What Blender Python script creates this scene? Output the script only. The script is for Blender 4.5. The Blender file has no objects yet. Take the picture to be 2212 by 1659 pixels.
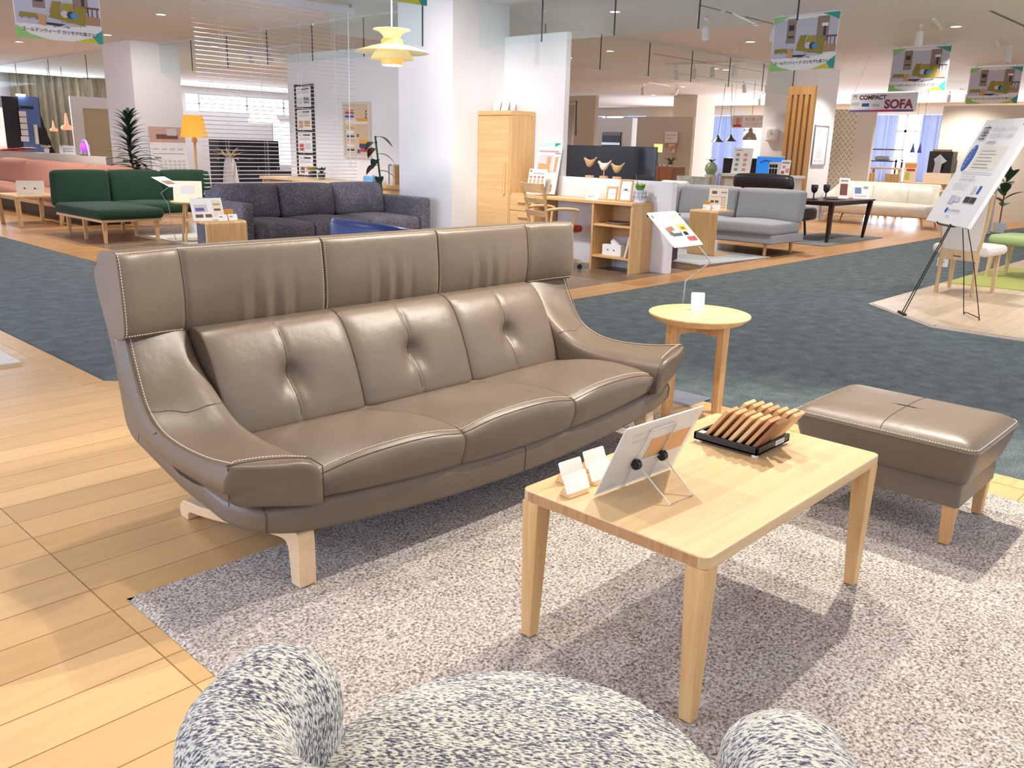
import bpy, math, random
from math import sin, cos, pi, radians, sqrt, exp
from mathutils import Vector, Matrix
random.seed(7)
SC = bpy.context.scene
COL = SC.collection

# ---------------------------------------------------------------- camera
cam_d = bpy.data.cameras.new('camera'); cam = bpy.data.objects.new('camera', cam_d); COL.objects.link(cam)
F_PX = 1838.3; PITCH, ROLL, HEAD = radians(15.541), radians(1.5205), radians(43.1153); CAM_H = 1.25
fw = Vector((cos(PITCH)*cos(HEAD), cos(PITCH)*sin(HEAD), -sin(PITCH)))
r0 = Vector((sin(HEAD), -cos(HEAD), 0)); u0 = r0.cross(fw)
rt = cos(ROLL)*r0 + sin(ROLL)*u0; up = -sin(ROLL)*r0 + cos(ROLL)*u0
cam.matrix_world = Matrix(((rt.x, up.x, -fw.x, 0), (rt.y, up.y, -fw.y, 0), (rt.z, up.z, -fw.z, CAM_H), (0, 0, 0, 1)))
cam_d.sensor_fit = 'HORIZONTAL'; cam_d.sensor_width = 36; cam_d.lens = F_PX/2212*36
cam_d.clip_start = .05; cam_d.clip_end = 200
SC.camera = cam
# ---------------------------------------------------------------- colour management
vs = SC.view_settings
SC.display_settings.display_device = 'sRGB'
vs.view_transform = 'Standard'; vs.look = 'None'; vs.gamma = 1; vs.use_curve_mapping = False
vs.exposure = 0.15
SC.cycles.use_denoising = True
SC.cycles.max_bounces = 8; SC.cycles.diffuse_bounces = 4; SC.cycles.glossy_bounces = 3
SC.cycles.transmission_bounces = 6; SC.cycles.transparent_max_bounces = 16
SC.cycles.caustics_reflective = False; SC.cycles.caustics_refractive = False
SC.cycles.sample_clamp_indirect = 4
# ---------------------------------------------------------------- world: daylight coming in through the open sides
wd = bpy.data.worlds.new('daylight'); SC.world = wd; wd.use_nodes = True
bg = wd.node_tree.nodes['Background']
bg.inputs[0].default_value = (.80, .86, 1.0, 1); bg.inputs[1].default_value = WORLD_S = 1.4
# ---------------------------------------------------------------- ceiling lamps (spot light + area) and one added fill spot
CEIL = 2.84
def spot(x, y, tx, ty, power, col=(1, .86, .68), size=95, blend=.6, rad=.035, z=CEIL-.06, tz=0):
    l = bpy.data.lights.new('ceiling_spot_light', 'SPOT'); l.energy = power; l.color = col
    l.spot_size = radians(size); l.spot_blend = blend; l.shadow_soft_size = rad
    o = bpy.data.objects.new('ceiling_spot_light', l); COL.objects.link(o); o.location = (x, y, z)
    d = Vector((tx-x, ty-y, tz-z)); o.rotation_euler = d.to_track_quat('-Z', 'Y').to_euler()
    return o
WARM = (1, .92, .80); NEUT = (1, .95, .88)
spot(4.05, 1.30, 2.3, 1.2, 380, WARM, 100, .5, .03)       # main lamp over the ottoman side
spot(3.3, 2.1, 1.6, 1.3, 190, WARM, 110, .6, .03)
spot(1.9, 3.1, 2.1, 2.1, 100, WARM, 110, .7, .05)
spot(1.2, -.2, 2.1, 2.3, 18, NEUT, 100, .8, .08)          # added fill light behind the viewer, brightens the sofa front
spot(-.2, 1.6, .2, 2.4, 28, WARM, 110, .8, .06)
for x, y, p in ((6.3, 1.3, 70), (5.6, 5.9, 90), (9.0, 3.4, 80), (8.8, 6.7, 80), (11.6, 5.9, 90), (13.6, 4.2, 80), (16.2, 6.6, 90), (9.6, 1.0, 70),
                (5.0, 9.6, 90), (5.6, 11.2, 90), (4.4, 14.6, 90), (8.6, 13.2, 90), (12.1, 9.3, 90), (15.6, 9.4, 90), (19.5, 6.0, 110), (6.0, 18.5, 100), (19, 12, 110), (2.6, 7.5, 34), (9.2, 18.5, 90)):
    spot(x, y, x, y, p*2.3, NEUT, 125, .7, .05)
spot(5.0, 6.3, 6.9, 8.0, 170, NEUT, 75, .8, .06, tz=1.3)
spot(6.2, 5.4, 7.6, 6.7, 110, NEUT, 80, .8, .06, tz=1.1)
spot(12.9, 6.2, 15.5, 7.6, 75, NEUT, 85, .8, .06, tz=1.3)
spot(6.2, 13.4, 7.0, 15.6, 110, NEUT, 80, .8, .06, tz=1.2)
def area(x, y, z, rx, ry, sx, sy, power, col):
    l = bpy.data.lights.new('window_daylight', 'AREA'); l.shape = 'RECTANGLE'; l.size = sx; l.size_y = sy; l.energy = power; l.color = col
    o = bpy.data.objects.new('window_daylight', l); COL.objects.link(o); o.location = (x, y, z); o.rotation_euler = (rx, ry, 0)
    return o
area(27.6, 10.5, 1.5, 0, radians(90), 1.6, 14, 1100, (.75, .85, 1))       # right window front, shining towards -X
area(11, 26.6, 2.1, radians(-90), 0, 12, 1.0, 450, (.75, .85, 1))         # left window front, shining towards -Y
area(-3.5, 6.5, 1.6, 0, radians(-90), 2.2, 6, 260, (.62, .72, 1))          # daylight from the shop windows off to the left

# ---------------------------------------------------------------- material helpers
def lin(c):
    c = c/255
    return c/12.92 if c <= .04045 else ((c+.055)/1.055)**2.4
def rgb(c): return (lin(c[0]), lin(c[1]), lin(c[2]), 1)
MATS = {}
def nmat(name):
    m = bpy.data.materials.new(name); m.use_nodes = True; MATS[name] = m
    nt = m.node_tree; return m, nt, nt.nodes['Principled BSDF'], nt.nodes.new, nt.links.new
def plain(name, c, rough=.5, metal=0, spec=.5, trans=0, alpha=1, sheen=0, emit=0, bump=0, bscale=200, vary=0, vscale=20, coat=0):
    if name in MATS: return MATS[name]
    m, nt, b, N, L = nmat(name)
    b.inputs['Base Color'].default_value = rgb(c); b.inputs['Roughness'].default_value = rough; b.inputs['Metallic'].default_value = metal
    b.inputs['Specular IOR Level'].default_value = spec; b.inputs['Transmission Weight'].default_value = trans; b.inputs['Alpha'].default_value = alpha
    b.inputs['Sheen Weight'].default_value = sheen; b.inputs['Coat Weight'].default_value = coat
    if emit:
        b.inputs['Emission Color'].default_value = rgb(c); b.inputs['Emission Strength'].default_value = emit
        m.cycles.emission_sampling = 'NONE'
    tc = N('ShaderNodeTexCoord')
    if vary:
        n = N('ShaderNodeTexNoise'); n.inputs['Scale'].default_value = vscale; n.inputs['Detail'].default_value = 3
        L(tc.outputs['Object'], n.inputs['Vector'])
        cr = N('ShaderNodeValToRGB'); cr.color_ramp.elements[0].position = .3; cr.color_ramp.elements[1].position = .7
        cr.color_ramp.elements[0].color = rgb([max(0, k*(1-vary)) for k in c]); cr.color_ramp.elements[1].color = rgb([min(255, k*(1+vary)) for k in c])
        L(n.outputs['Fac'], cr.inputs['Fac']); L(cr.outputs['Color'], b.inputs['Base Color'])
    if bump:
        n = N('ShaderNodeTexNoise'); n.inputs['Scale'].default_value = bscale; n.inputs['Detail'].default_value = 2
        L(tc.outputs['Object'], n.inputs['Vector'])
        bp = N('ShaderNodeBump'); bp.inputs['Strength'].default_value = bump; bp.inputs['Distance'].default_value = .003
        L(n.outputs['Fac'], bp.inputs['Height']); L(bp.outputs['Normal'], b.inputs['Normal'])
    return m
def wood(name, c1, c2, axis=0, scale=1, rough=.45, spec=.4):
    """grain stretched along one object axis"""
    m, nt, b, N, L = nmat(name)
    tc = N('ShaderNodeTexCoord'); mp = N('ShaderNodeMapping'); L(tc.outputs['Object'], mp.inputs['Vector'])
    s = [26*scale]*3; s[axis] = 1.6*scale; mp.inputs['Scale'].default_value = s
    n = N('ShaderNodeTexNoise'); n.inputs['Scale'].default_value = 1.5; n.inputs['Detail'].default_value = 5; n.inputs['Roughness'].default_value = .6; n.inputs['Distortion'].default_value = .6
    L(mp.outputs['Vector'], n.inputs['Vector'])
    cr = N('ShaderNodeValToRGB'); cr.color_ramp.elements[0].position = .32; cr.color_ramp.elements[1].position = .66
    cr.color_ramp.elements[0].color = rgb(c1); cr.color_ramp.elements[1].color = rgb(c2)
    L(n.outputs['Fac'], cr.inputs['Fac']); L(cr.outputs['Color'], b.inputs['Base Color'])
    b.inputs['Roughness'].default_value = rough; b.inputs['Specular IOR Level'].default_value = spec
    return m
def planks(name, ca, cb, cm, length, width, rough=.32, grain=.08, mortar=.0022, spec=.5, rot=0):
    m, nt, b, N, L = nmat(name)
    tc = N('ShaderNodeTexCoord'); mp = N('ShaderNodeMapping'); L(tc.outputs['Object'], mp.inputs['Vector']); mp.inputs['Rotation'].default_value[2] = rot
    mp.inputs['Location'].default_value = (.2, -.03, 0)
    br = N('ShaderNodeTexBrick'); L(mp.outputs['Vector'], br.inputs['Vector'])
    br.inputs['Scale'].default_value = 1; br.inputs['Brick Width'].default_value = length; br.inputs['Row Height'].default_value = width
    br.inputs['Mortar Size'].default_value = mortar; br.inputs['Mortar Smooth'].default_value = .2; br.inputs['Bias'].default_value = 0
    br.inputs['Color1'].default_value = rgb(ca); br.inputs['Color2'].default_value = rgb(cb); br.inputs['Mortar'].default_value = rgb(cm)
    br.offset = .37; br.offset_frequency = 1
    m2 = N('ShaderNodeMapping'); m2.inputs['Scale'].default_value = (1.3, 11, 1); L(mp.outputs['Vector'], m2.inputs['Vector'])
    n = N('ShaderNodeTexNoise'); n.inputs['Scale'].default_value = 2.2; n.inputs['Detail'].default_value = 6; n.inputs['Distortion'].default_value = .5; L(m2.outputs['Vector'], n.inputs['Vector'])
    mr = N('ShaderNodeMapRange'); mr.inputs['From Min'].default_value = .3; mr.inputs['From Max'].default_value = .7
    mr.inputs['To Min'].default_value = 1-grain; mr.inputs['To Max'].default_value = 1+grain; L(n.outputs['Fac'], mr.inputs['Value'])
    mx = N('ShaderNodeMix'); mx.data_type = 'RGBA'; mx.blend_type = 'MULTIPLY'; mx.inputs['Factor'].default_value = 1
    L(br.outputs['Color'], mx.inputs['A']); L(mr.outputs['Result'], mx.inputs['B']); L(mx.outputs['Result'], b.inputs['Base Color'])
    b.inputs['Roughness'].default_value = rough; b.inputs['Specular IOR Level'].default_value = spec
    return m
def pile(name, cols, scale, bump=.8, dist=.01, rough=.95, stretch=(1, 1, 1), rot=(0, 0, 0), big=0):
    """speckled woven or tufted surface: colour ramp over fine noise plus bump"""
    m, nt, b, N, L = nmat(name)
    tc = N('ShaderNodeTexCoord'); mp = N('ShaderNodeMapping'); mp.inputs['Scale'].default_value = stretch; mp.inputs['Rotation'].default_value = rot; L(tc.outputs['Object'], mp.inputs['Vector'])
    n = N('ShaderNodeTexNoise'); n.inputs['Scale'].default_value = scale; n.inputs['Detail'].default_value = 4; n.inputs['Roughness'].default_value = .62
    L(mp.outputs['Vector'], n.inputs['Vector'])
    src = n.outputs['Fac']
    if big:
        n2 = N('ShaderNodeTexNoise'); n2.inputs['Scale'].default_value = scale*.06; n2.inputs['Detail'].default_value = 3; L(mp.outputs['Vector'], n2.inputs['Vector'])
        ad = N('ShaderNodeMath'); ad.operation = 'MULTIPLY_ADD'; L(n2.outputs['Fac'], ad.inputs[0]); ad.inputs[1].default_value = big; L(n.outputs['Fac'], ad.inputs[2])
        sb = N('ShaderNodeMath'); sb.operation = 'SUBTRACT'; L(ad.outputs[0], sb.inputs[0]); sb.inputs[1].default_value = big*.5; src = sb.outputs[0]
    cr = N('ShaderNodeValToRGB'); el = cr.color_ramp.elements
    el[0].position = cols[0][0]; el[0].color = rgb(cols[0][1]); el[1].position = cols[-1][0]; el[1].color = rgb(cols[-1][1])
    for p, c in cols[1:-1]:
        e = el.new(p); e.color = rgb(c)
    L(src, cr.inputs['Fac']); L(cr.outputs['Color'], b.inputs['Base Color'])
    b.inputs['Roughness'].default_value = rough; b.inputs['Specular IOR Level'].default_value = .15; b.inputs['Sheen Weight'].default_value = .1
    if bump:
        bp = N('ShaderNodeBump'); bp.inputs['Strength'].default_value = bump; bp.inputs['Distance'].default_value = dist
        L(n.outputs['Fac'], bp.inputs['Height']); L(bp.outputs['Normal'], b.inputs['Normal'])
    return m
def leather(name, c, rough=.42, spec=.5):
    m, nt, b, N, L = nmat(name)
    tc = N('ShaderNodeTexCoord')
    n = N('ShaderNodeTexNoise'); n.inputs['Scale'].default_value = 5; n.inputs['Detail'].default_value = 3; L(tc.outputs['Object'], n.inputs['Vector'])
    cr = N('ShaderNodeValToRGB'); cr.color_ramp.elements[0].position = .3; cr.color_ramp.elements[1].position = .7
    cr.color_ramp.elements[0].color = rgb([k*.965 for k in c]); cr.color_ramp.elements[1].color = rgb([min(255, k*1.035) for k in c])
    L(n.outputs['Fac'], cr.inputs['Fac']); L(cr.outputs['Color'], b.inputs['Base Color'])
    b.inputs['Roughness'].default_value = rough; b.inputs['Specular IOR Level'].default_value = spec
    v = N('ShaderNodeTexVoronoi'); v.inputs['Scale'].default_value = 420; L(tc.outputs['Object'], v.inputs['Vector'])
    n3 = N('ShaderNodeTexNoise'); n3.inputs['Scale'].default_value = 14; n3.inputs['Detail'].default_value = 3; L(tc.outputs['Object'], n3.inputs['Vector'])
    b1 = N('ShaderNodeBump'); b1.inputs['Strength'].default_value = .12; b1.inputs['Distance'].default_value = .0012; L(v.outputs['Distance'], b1.inputs['Height'])
    b2 = N('ShaderNodeBump'); b2.inputs['Strength'].default_value = .16; b2.inputs['Distance'].default_value = .012; L(n3.outputs['Fac'], b2.inputs['Height']); L(b1.outputs['Normal'], b2.inputs['Normal'])
    L(b2.outputs['Normal'], b.inputs['Normal'])
    return m
def glassy(name, c, rough=.02, mixf=.86, spec=.5):
    """thin clear pane: mostly transparent, slightly tinted, with a surface reflection"""
    m, nt, b, N, L = nmat(name)
    out = nt.nodes['Material Output']; tr = N('ShaderNodeBsdfTransparent'); tr.inputs[0].default_value = rgb(c)
    b.inputs['Base Color'].default_value = rgb(c); b.inputs['Roughness'].default_value = rough; b.inputs['Specular IOR Level'].default_value = spec
    mx = N('ShaderNodeMixShader'); mx.inputs[0].default_value = 1-mixf
    L(tr.outputs[0], mx.inputs[1]); L(b.outputs[0], mx.inputs[2]); L(mx.outputs[0], out.inputs['Surface'])
    return m
def translucent(name, c, f=.5):
    m, nt, b, N, L = nmat(name)
    out = nt.nodes['Material Output']; tr = N('ShaderNodeBsdfTranslucent'); tr.inputs[0].default_value = rgb(c)
    b.inputs['Base Color'].default_value = rgb(c); b.inputs['Roughness'].default_value = .8
    mx = N('ShaderNodeMixShader'); mx.inputs[0].default_value = f
    L(b.outputs[0], mx.inputs[1]); L(tr.outputs[0], mx.inputs[2]); L(mx.outputs[0], out.inputs['Surface'])
    return m

# ---------------------------------------------------------------- mesh helpers
class MB:
    """collects geometry and links it as ONE mesh object"""
    def __init__(s, M=None): s.v = []; s.f = []; s.mi = []; s.M = M or Matrix()
    def add(s, vs_, fs_, mi=0):
        o = len(s.v); M = s.M
        s.v += [M @ Vector(p) for p in vs_]; s.f += [tuple(i+o for i in f) for f in fs_]; s.mi += [mi]*len(fs_); return s
    def box(s, x0, x1, y0, y1, z0, z1, mi=0, M=None):
        v = [(x, y, z) for x in (x0, x1) for y in (y0, y1) for z in (z0, z1)]
        if M: v = [M @ Vector(p) for p in v]
        return s.add(v, [(0, 1, 3, 2), (4, 6, 7, 5), (0, 4, 5, 1), (2, 3, 7, 6), (0, 2, 6, 4), (1, 5, 7, 3)], mi)
    def frustum(s, c0, s0, c1, s1, mi=0):
        """square bar from centre c0 (half sizes s0=(hx,hy)) to c1 (s1)"""
        v = []
        for c, h in ((c0, s0), (c1, s1)):
            v += [(c[0]-h[0], c[1]-h[1], c[2]), (c[0]+h[0], c[1]-h[1], c[2]), (c[0]+h[0], c[1]+h[1], c[2]), (c[0]-h[0], c[1]+h[1], c[2])]
        return s.add(v, [(3, 2, 1, 0), (4, 5, 6, 7), (0, 1, 5, 4), (1, 2, 6, 5), (2, 3, 7, 6), (3, 0, 4, 7)], mi)
    def loft(s, rings, closed=True, caps=True, mi=0, loop=False):
        n = len(rings[0]); v = [p for r in rings for p in r]; f = []
        R = len(rings)
        for i in range(R if loop else R-1):
            a = i*n; b = ((i+1) % R)*n
            for j in range(n if closed else n-1):
                k = (j+1) % n; f.append((a+j, a+k, b+k, b+j))
        if caps and closed and not loop:
            f.append(tuple(reversed(range(n)))); f.append(tuple((R-1)*n+j for j in range(n)))
        return s.add(v, f, mi)
    def tube(s, pts, r=.003, n=6, mi=0, closed=False, rs=None):
        P = [Vector(p) for p in pts]; rings = []
        L_ = len(P); prev = None
        for i, p in enumerate(P):
            if closed: t = P[(i+1) % L_]-P[i-1]
            else: t = P[min(i+1, L_-1)]-P[max(i-1, 0)]
            if t.length < 1e-9: t = Vector((0, 0, 1))
            t.normalize()
            if prev is None:
                a = Vector((0, 0, 1)) if abs(t.z) < .9 else Vector((1, 0, 0)); x = t.cross(a).normalized()
            else:
                x = prev-t*prev.dot(t)
                x = x.normalized() if x.length > 1e-6 else t.orthogonal().normalized()
            prev = x; y = t.cross(x); q = rs[i] if rs else r
            rings.append([p+x*q*cos(2*pi*k/n)+y*q*sin(2*pi*k/n) for k in range(n)])
        return s.loft(rings, True, not closed, mi, closed)
    def lathe(s, prof, n=32, c=(0, 0, 0), mi=0, cap0=True, cap1=True, a0=0, sx=1, sy=1):
        rings = [[(c[0]+sx*r*cos(a0+2*pi*k/n), c[1]+sy*r*sin(a0+2*pi*k/n), c[2]+z) for k in range(n)] for r, z in prof]
        s.loft(rings, True, False, mi); o = len(s.v)-n*len(prof)
        if cap0: s.f.append(tuple(reversed(range(o, o+n)))); s.mi.append(mi)
        if cap1: s.f.append(tuple(range(len(s.v)-n, len(s.v)))); s.mi.append(mi)
        return s
    def cyl(s, p0, p1, r0, r1=None, n=16, mi=0):
        return s.tube([p0, p1], n=n, mi=mi, rs=[r0, r0 if r1 is None else r1])
    def prism(s, poly, z0, z1, mi=0):
        n = len(poly); return s.add([(x, y, z0) for x, y in poly]+[(x, y, z1) for x, y in poly],
            [tuple(reversed(range(n))), tuple(range(n, 2*n))]+[(i, (i+1) % n, n+(i+1) % n, n+i) for i in range(n)], mi)
    def extr(s, poly, a0, a1, axis=0, mi=0):
        """polygon in the two other axes, extruded along axis"""
        n = len(poly)
        def P(p, a): return (a, p[0], p[1]) if axis == 0 else ((p[0], a, p[1]) if axis == 1 else (p[0], p[1], a))
        return s.add([P(p, a0) for p in poly]+[P(p, a1) for p in poly],
            [tuple(reversed(range(n))), tuple(range(n, 2*n))]+[(i, (i+1) % n, n+(i+1) % n, n+i) for i in range(n)], mi)
    def rbox(s, c, size, r=.03, k=3, m=4, bulge=(0, 0, 0), mi=0, M=None, shear=(0, 0)):
        """rounded, slightly puffed box (cushions, boards)"""
        h = [q/2 for q in size]; r = min(r, *h); ax = []
        for a in range(3):
            i = h[a]-r; L_ = [-h[a]+r*(1-cos(pi/2*j/k)) for j in range(k)]+[-i+2*i*j/m for j in range(m+1)]
            ax.append(L_+[-q for q in reversed(L_[:k])])
        vs_, fs_, idx = [], [], {}
        def vid(p):
            key = (round(p[0], 6), round(p[1], 6), round(p[2], 6))
            if key in idx: return idx[key]
            q = [max(-(h[a]-r), min(h[a]-r, p[a])) for a in range(3)]; d = Vector(p)-Vector(q)
            if d.length > 1e-9: d = d.normalized()*r
            w = [q[a]+d[a] for a in range(3)]
            nn = [max(-1, min(1, w[a]/h[a])) for a in range(3)]
            for a in range(3):
                b, g = [t for t in range(3) if t != a]
                w[a] += bulge[a]*(1-nn[b]**2)*(1-nn[g]**2)*(1 if nn[a] > 0 else -1)*abs(nn[a])
            w[1] += shear[0]*w[2]; w[0] += shear[1]*w[2]
            idx[key] = len(vs_); vs_.append((w[0]+c[0], w[1]+c[1], w[2]+c[2])); return idx[key]
        for a in range(3):
            b, g = (a+1) % 3, (a+2) % 3
            for sg in (-1, 1):
                for i in range(len(ax[b])-1):
                    for j in range(len(ax[g])-1):
                        q = []
                        for bi, gj in ((i, j), (i+1, j), (i+1, j+1), (i, j+1)):
                            p = [0, 0, 0]; p[a] = sg*h[a]; p[b] = ax[b][bi]; p[g] = ax[g][gj]; q.append(vid(p))
                        if len(set(q)) == 4: fs_.append(tuple(q if sg > 0 else reversed(q)))
        if M: vs_ = [M @ Vector(p) for p in vs_]
        return s.add(vs_, fs_, mi)
    def ball(s, c, r, n=12, mi=0, sz=1):
        return s.lathe([(max(r*sin(pi*i/n), 1e-4), -sz*r*cos(pi*i/n)) for i in range(n+1)], n*2, c, mi)
    def text(s, string, size, M, mi=0, align='LEFT', bold=0, shear=0):
        cu = bpy.data.curves.new('t', 'FONT'); cu.body = string; cu.size = size; cu.align_x = align; cu.align_y = 'CENTER'; cu.offset = bold; cu.shear = shear
        o = bpy.data.objects.new('t', cu); COL.objects.link(o)
        me = bpy.data.meshes.new_from_object(o.evaluated_get(bpy.context.evaluated_depsgraph_get()))
        s.add([M @ v.co for v in me.vertices], [tuple(p.vertices) for p in me.polygons], mi)
        bpy.data.objects.remove(o); bpy.data.curves.remove(cu); bpy.data.meshes.remove(me); return s
    def build(s, name, mat, parent=None, smooth=None, bevel=0, seg=2, sub=0, **tags):
        me = bpy.data.meshes.new(name); me.from_pydata([tuple(v) for v in s.v], [], s.f)
        for m in (mat if isinstance(mat, (list, tuple)) else [mat]): me.materials.append(m)
        if any(s.mi): me.polygons.foreach_set('material_index', s.mi)
        if smooth is not None:
            me.polygons.foreach_set('use_smooth', [True]*len(me.polygons)); me.set_sharp_from_angle(angle=radians(smooth))
        if me.validate(verbose=False): print('INVALID', name)
        me.update()
        o = bpy.data.objects.new(name, me); COL.objects.link(o)
        if parent: o.parent = parent
        if bevel:
            b = o.modifiers.new('bevel', 'BEVEL'); b.width = bevel; b.segments = seg; b.limit_method = 'ANGLE'; b.angle_limit = radians(35)
        if sub:
            b = o.modifiers.new('sub', 'SUBSURF'); b.levels = sub; b.render_levels = sub
        for k, v in tags.items(): o[k] = v
        return o
def tag(o, label, cat, group=None):
    o['label'] = label; o['category'] = cat
    if group: o['group'] = group
    return o
def thing(name, label, cat, loc=(0, 0, 0), rz=0, group=None, tilt=0):
    o = bpy.data.objects.new(name, None); COL.objects.link(o); o.empty_display_size = .1
    o.location = loc; o.rotation_euler = (tilt, 0, rz); return tag(o, label, cat, group)
def struct(name, mb, m, parent=None, **k):
    o = mb.build(name, m, parent, **k)
    if not parent: o['kind'] = 'structure'
    return o
def dup(root, loc, rz=None, label=None, group=None):
    r = root.copy(); COL.objects.link(r); r.location = loc
    if rz is not None: r.rotation_euler = (root.rotation_euler[0], root.rotation_euler[1], rz)
    if label: r['label'] = label
    if group: r['group'] = group
    for ch in list(root.children):
        c = ch.copy(); COL.objects.link(c); c.parent = r
        for g in list(ch.children):
            d = g.copy(); COL.objects.link(d); d.parent = c
    return r
def catmull(P, n):
    """smooth resample of a list of equal-length number tuples, n steps per span"""
    out = []
    for i in range(len(P)-1):
        a, b, c, d = P[max(i-1, 0)], P[i], P[i+1], P[min(i+2, len(P)-1)]
        for k in range(n):
            t = k/n
            out.append(tuple(.5*(2*b[j]+(c[j]-a[j])*t+(2*a[j]-5*b[j]+4*c[j]-d[j])*t*t+(3*b[j]-a[j]-3*c[j]+d[j])*t**3) for j in range(len(b))))
    out.append(tuple(P[-1])); return out
def sstep(a, b, x):
    t = max(0, min(1, (x-a)/(b-a))); return t*t*(3-2*t)
def dashes(mb, path, dash=.0055, gap=.0035, w=.0011, mi=0):
    """stitches: short threads along a path"""
    P = [Vector(p) for p in path]; acc = 0; cum = [0]
    for a, b in zip(P, P[1:]): cum.append(cum[-1]+(b-a).length)
    def at(d):
        for i in range(len(P)-1):
            if d <= cum[i+1]:
                t = (d-cum[i])/max(1e-9, cum[i+1]-cum[i]); return P[i].lerp(P[i+1], t)
        return P[-1]
    d = 0
    while d+dash < cum[-1]:
        mb.tube([at(d), at(d+dash)], w, 4, mi); d += dash+gap
# ================================================================ materials
M_LEATHER = leather('taupe_leather', (106, 93, 80), .40)
M_SEAM = plain('seam_shadow_thread', (74, 62, 50), .8)
M_STITCH = plain('cream_thread', (226, 212, 186), .8)
M_OAKX = wood('oak_grain_x', (206, 168, 116), (226, 193, 143), 0)
M_OAKY = wood('oak_grain_y', (206, 168, 116), (226, 193, 143), 1)
M_OAKZ = wood('oak_grain_z', (196, 154, 100), (218, 181, 128), 2)
M_OAKEND = wood('oak_end_grain', (168, 122, 80), (188, 146, 102), 2, 2)
M_PALEZ = wood('pale_oak_z', (200, 166, 120), (220, 190, 146), 2)
M_PALEY = wood('pale_oak_y', (214, 184, 146), (224, 196, 158), 1)
M_BEECHZ = wood('beech_z', (196, 150, 100), (214, 172, 122), 2)
M_WALNUT = wood('brown_wood', (122, 76, 46), (150, 98, 62), 2)
M_DARKWOOD = wood('dark_stained_wood', (44, 30, 26), (62, 44, 38), 2, rough=.35)
M_WHITE = plain('white_paint', (226, 226, 228), .6)
M_PAPER = plain('white_paper', (240, 240, 240), .6)
M_CREAMP = plain('cream_paper', (232, 222, 204), .6)
M_BLACK = plain('black_plastic', (22, 22, 24), .35)
M_BLKMET = plain('black_metal', (24, 26, 32), .4, .3)
M_STEEL = plain('brushed_steel', (170, 174, 182), .3, .9)
M_GREYP = plain('grey_print', (150, 152, 160), .7)
M_LTGREYP = plain('pale_grey_print', (205, 205, 210), .7)
M_DKP = plain('dark_print', (60, 60, 68), .7)
M_RED = plain('red_print', (196, 66, 60), .7)
M_BLUEP = plain('blue_print', (48, 92, 180), .7)
M_ORANGEP = plain('orange_print', (226, 160, 70), .7)
M_GREENP = plain('green_print', (60, 156, 120), .7)
M_LIMEP = plain('lime_print', (190, 210, 90), .7)
M_MUSTARD = plain('mustard_print', (168, 150, 60), .7)
M_BROWNP = plain('brown_print', (120, 84, 62), .7)
M_TANP = plain('tan_print', (206, 160, 112), .7)
M_PINKP = plain('pink_print', (222, 150, 150), .7)
M_PURPLEP = plain('purple_print', (120, 92, 160), .7)
M_LAVP = plain('lavender_print', (196, 194, 214), .7)
M_LEAF = plain('green_leaf', (34, 66, 38), .45, vary=.25, vscale=30)
M_LEAFL = plain('light_green_leaf', (110, 160, 60), .45, vary=.2, vscale=40)
M_GLASS = glassy('clear_glass', (236, 246, 246), .02, .93)
M_FROST = glassy('milky_acrylic', (238, 238, 236), .25, .35)
M_LAMP = plain('lamp_face', (255, 236, 206), .5, emit=9)
M_LAMPW = plain('cool_lamp_face', (255, 250, 240), .5, emit=9)

# ================================================================ setting: floors
M_MAPLE = planks('maple_planks', (214, 178, 128), (200, 162, 112), (146, 106, 64), 1.55, .155, .30, .06)
M_MAPLEX = wood('maple_border', (196, 156, 104), (214, 174, 122), 0, .7, .35)
M_ORANGE = planks('orange_planks', (194, 148, 96), (178, 128, 78), (130, 90, 52), 1.2, .09, .38, .12)
M_GREYWD = planks('grey_planks', (140, 118, 98), (122, 102, 84), (96, 80, 66), 1.3, .14, .34, .10)
M_HERR = planks('dark_parquet', (104, 70, 48), (84, 56, 38), (60, 40, 28), .5, .075, .3, .15, rot=radians(45))
M_BEIGEWD = planks('beige_planks', (214, 192, 166), (200, 178, 152), (170, 148, 124), 1.2, .12, .36, .07)
M_CARPET = pile('blue_grey_carpet', [(.30, (44, 54, 58)), (.5, (78, 90, 94)), (.72, (122, 134, 138))], 150, .5, .006, big=.35)
m = MB(); m.box(-8, 34, -8, 30, -.06, -.006); struct('floor', m, M_CARPET)
def zone(poly, mat, z1, name='floor_zone', z0=-.05):
    m = MB(); m.prism(poly, z0, z1); return struct(name, m, mat)
zone([(-8, -8), (3.785, -8), (3.785, 2.40), (1.687, 4.545), (1.687, 30), (-8, 30)], M_MAPLE, 0, 'floor_platform')
# border strip of the near platform
def strip(pts, w, z, mat, name):
    m = MB()
    for (a, b) in zip(pts, pts[1:]):
        a, b = Vector((*a, 0)), Vector((*b, 0)); t = (b-a).normalized(); nrm = Vector((-t.y, t.x, 0))*w
        m.add([a, b, b+nrm, a+nrm, a+Vector((0, 0, z)), b+Vector((0, 0, z)), b+nrm+Vector((0, 0, z)), a+nrm+Vector((0, 0, z))], [(3, 2, 1, 0), (4, 5, 6, 7), (0, 1, 5, 4), (1, 2, 6, 5), (2, 3, 7, 6), (3, 0, 4, 7)])
    return struct(name, m, mat)
strip([(3.785, -3), (3.785, 2.40), (1.687, 4.545), (1.687, 22)], .11, .002, M_MAPLEX, 'trim_1')
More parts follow.
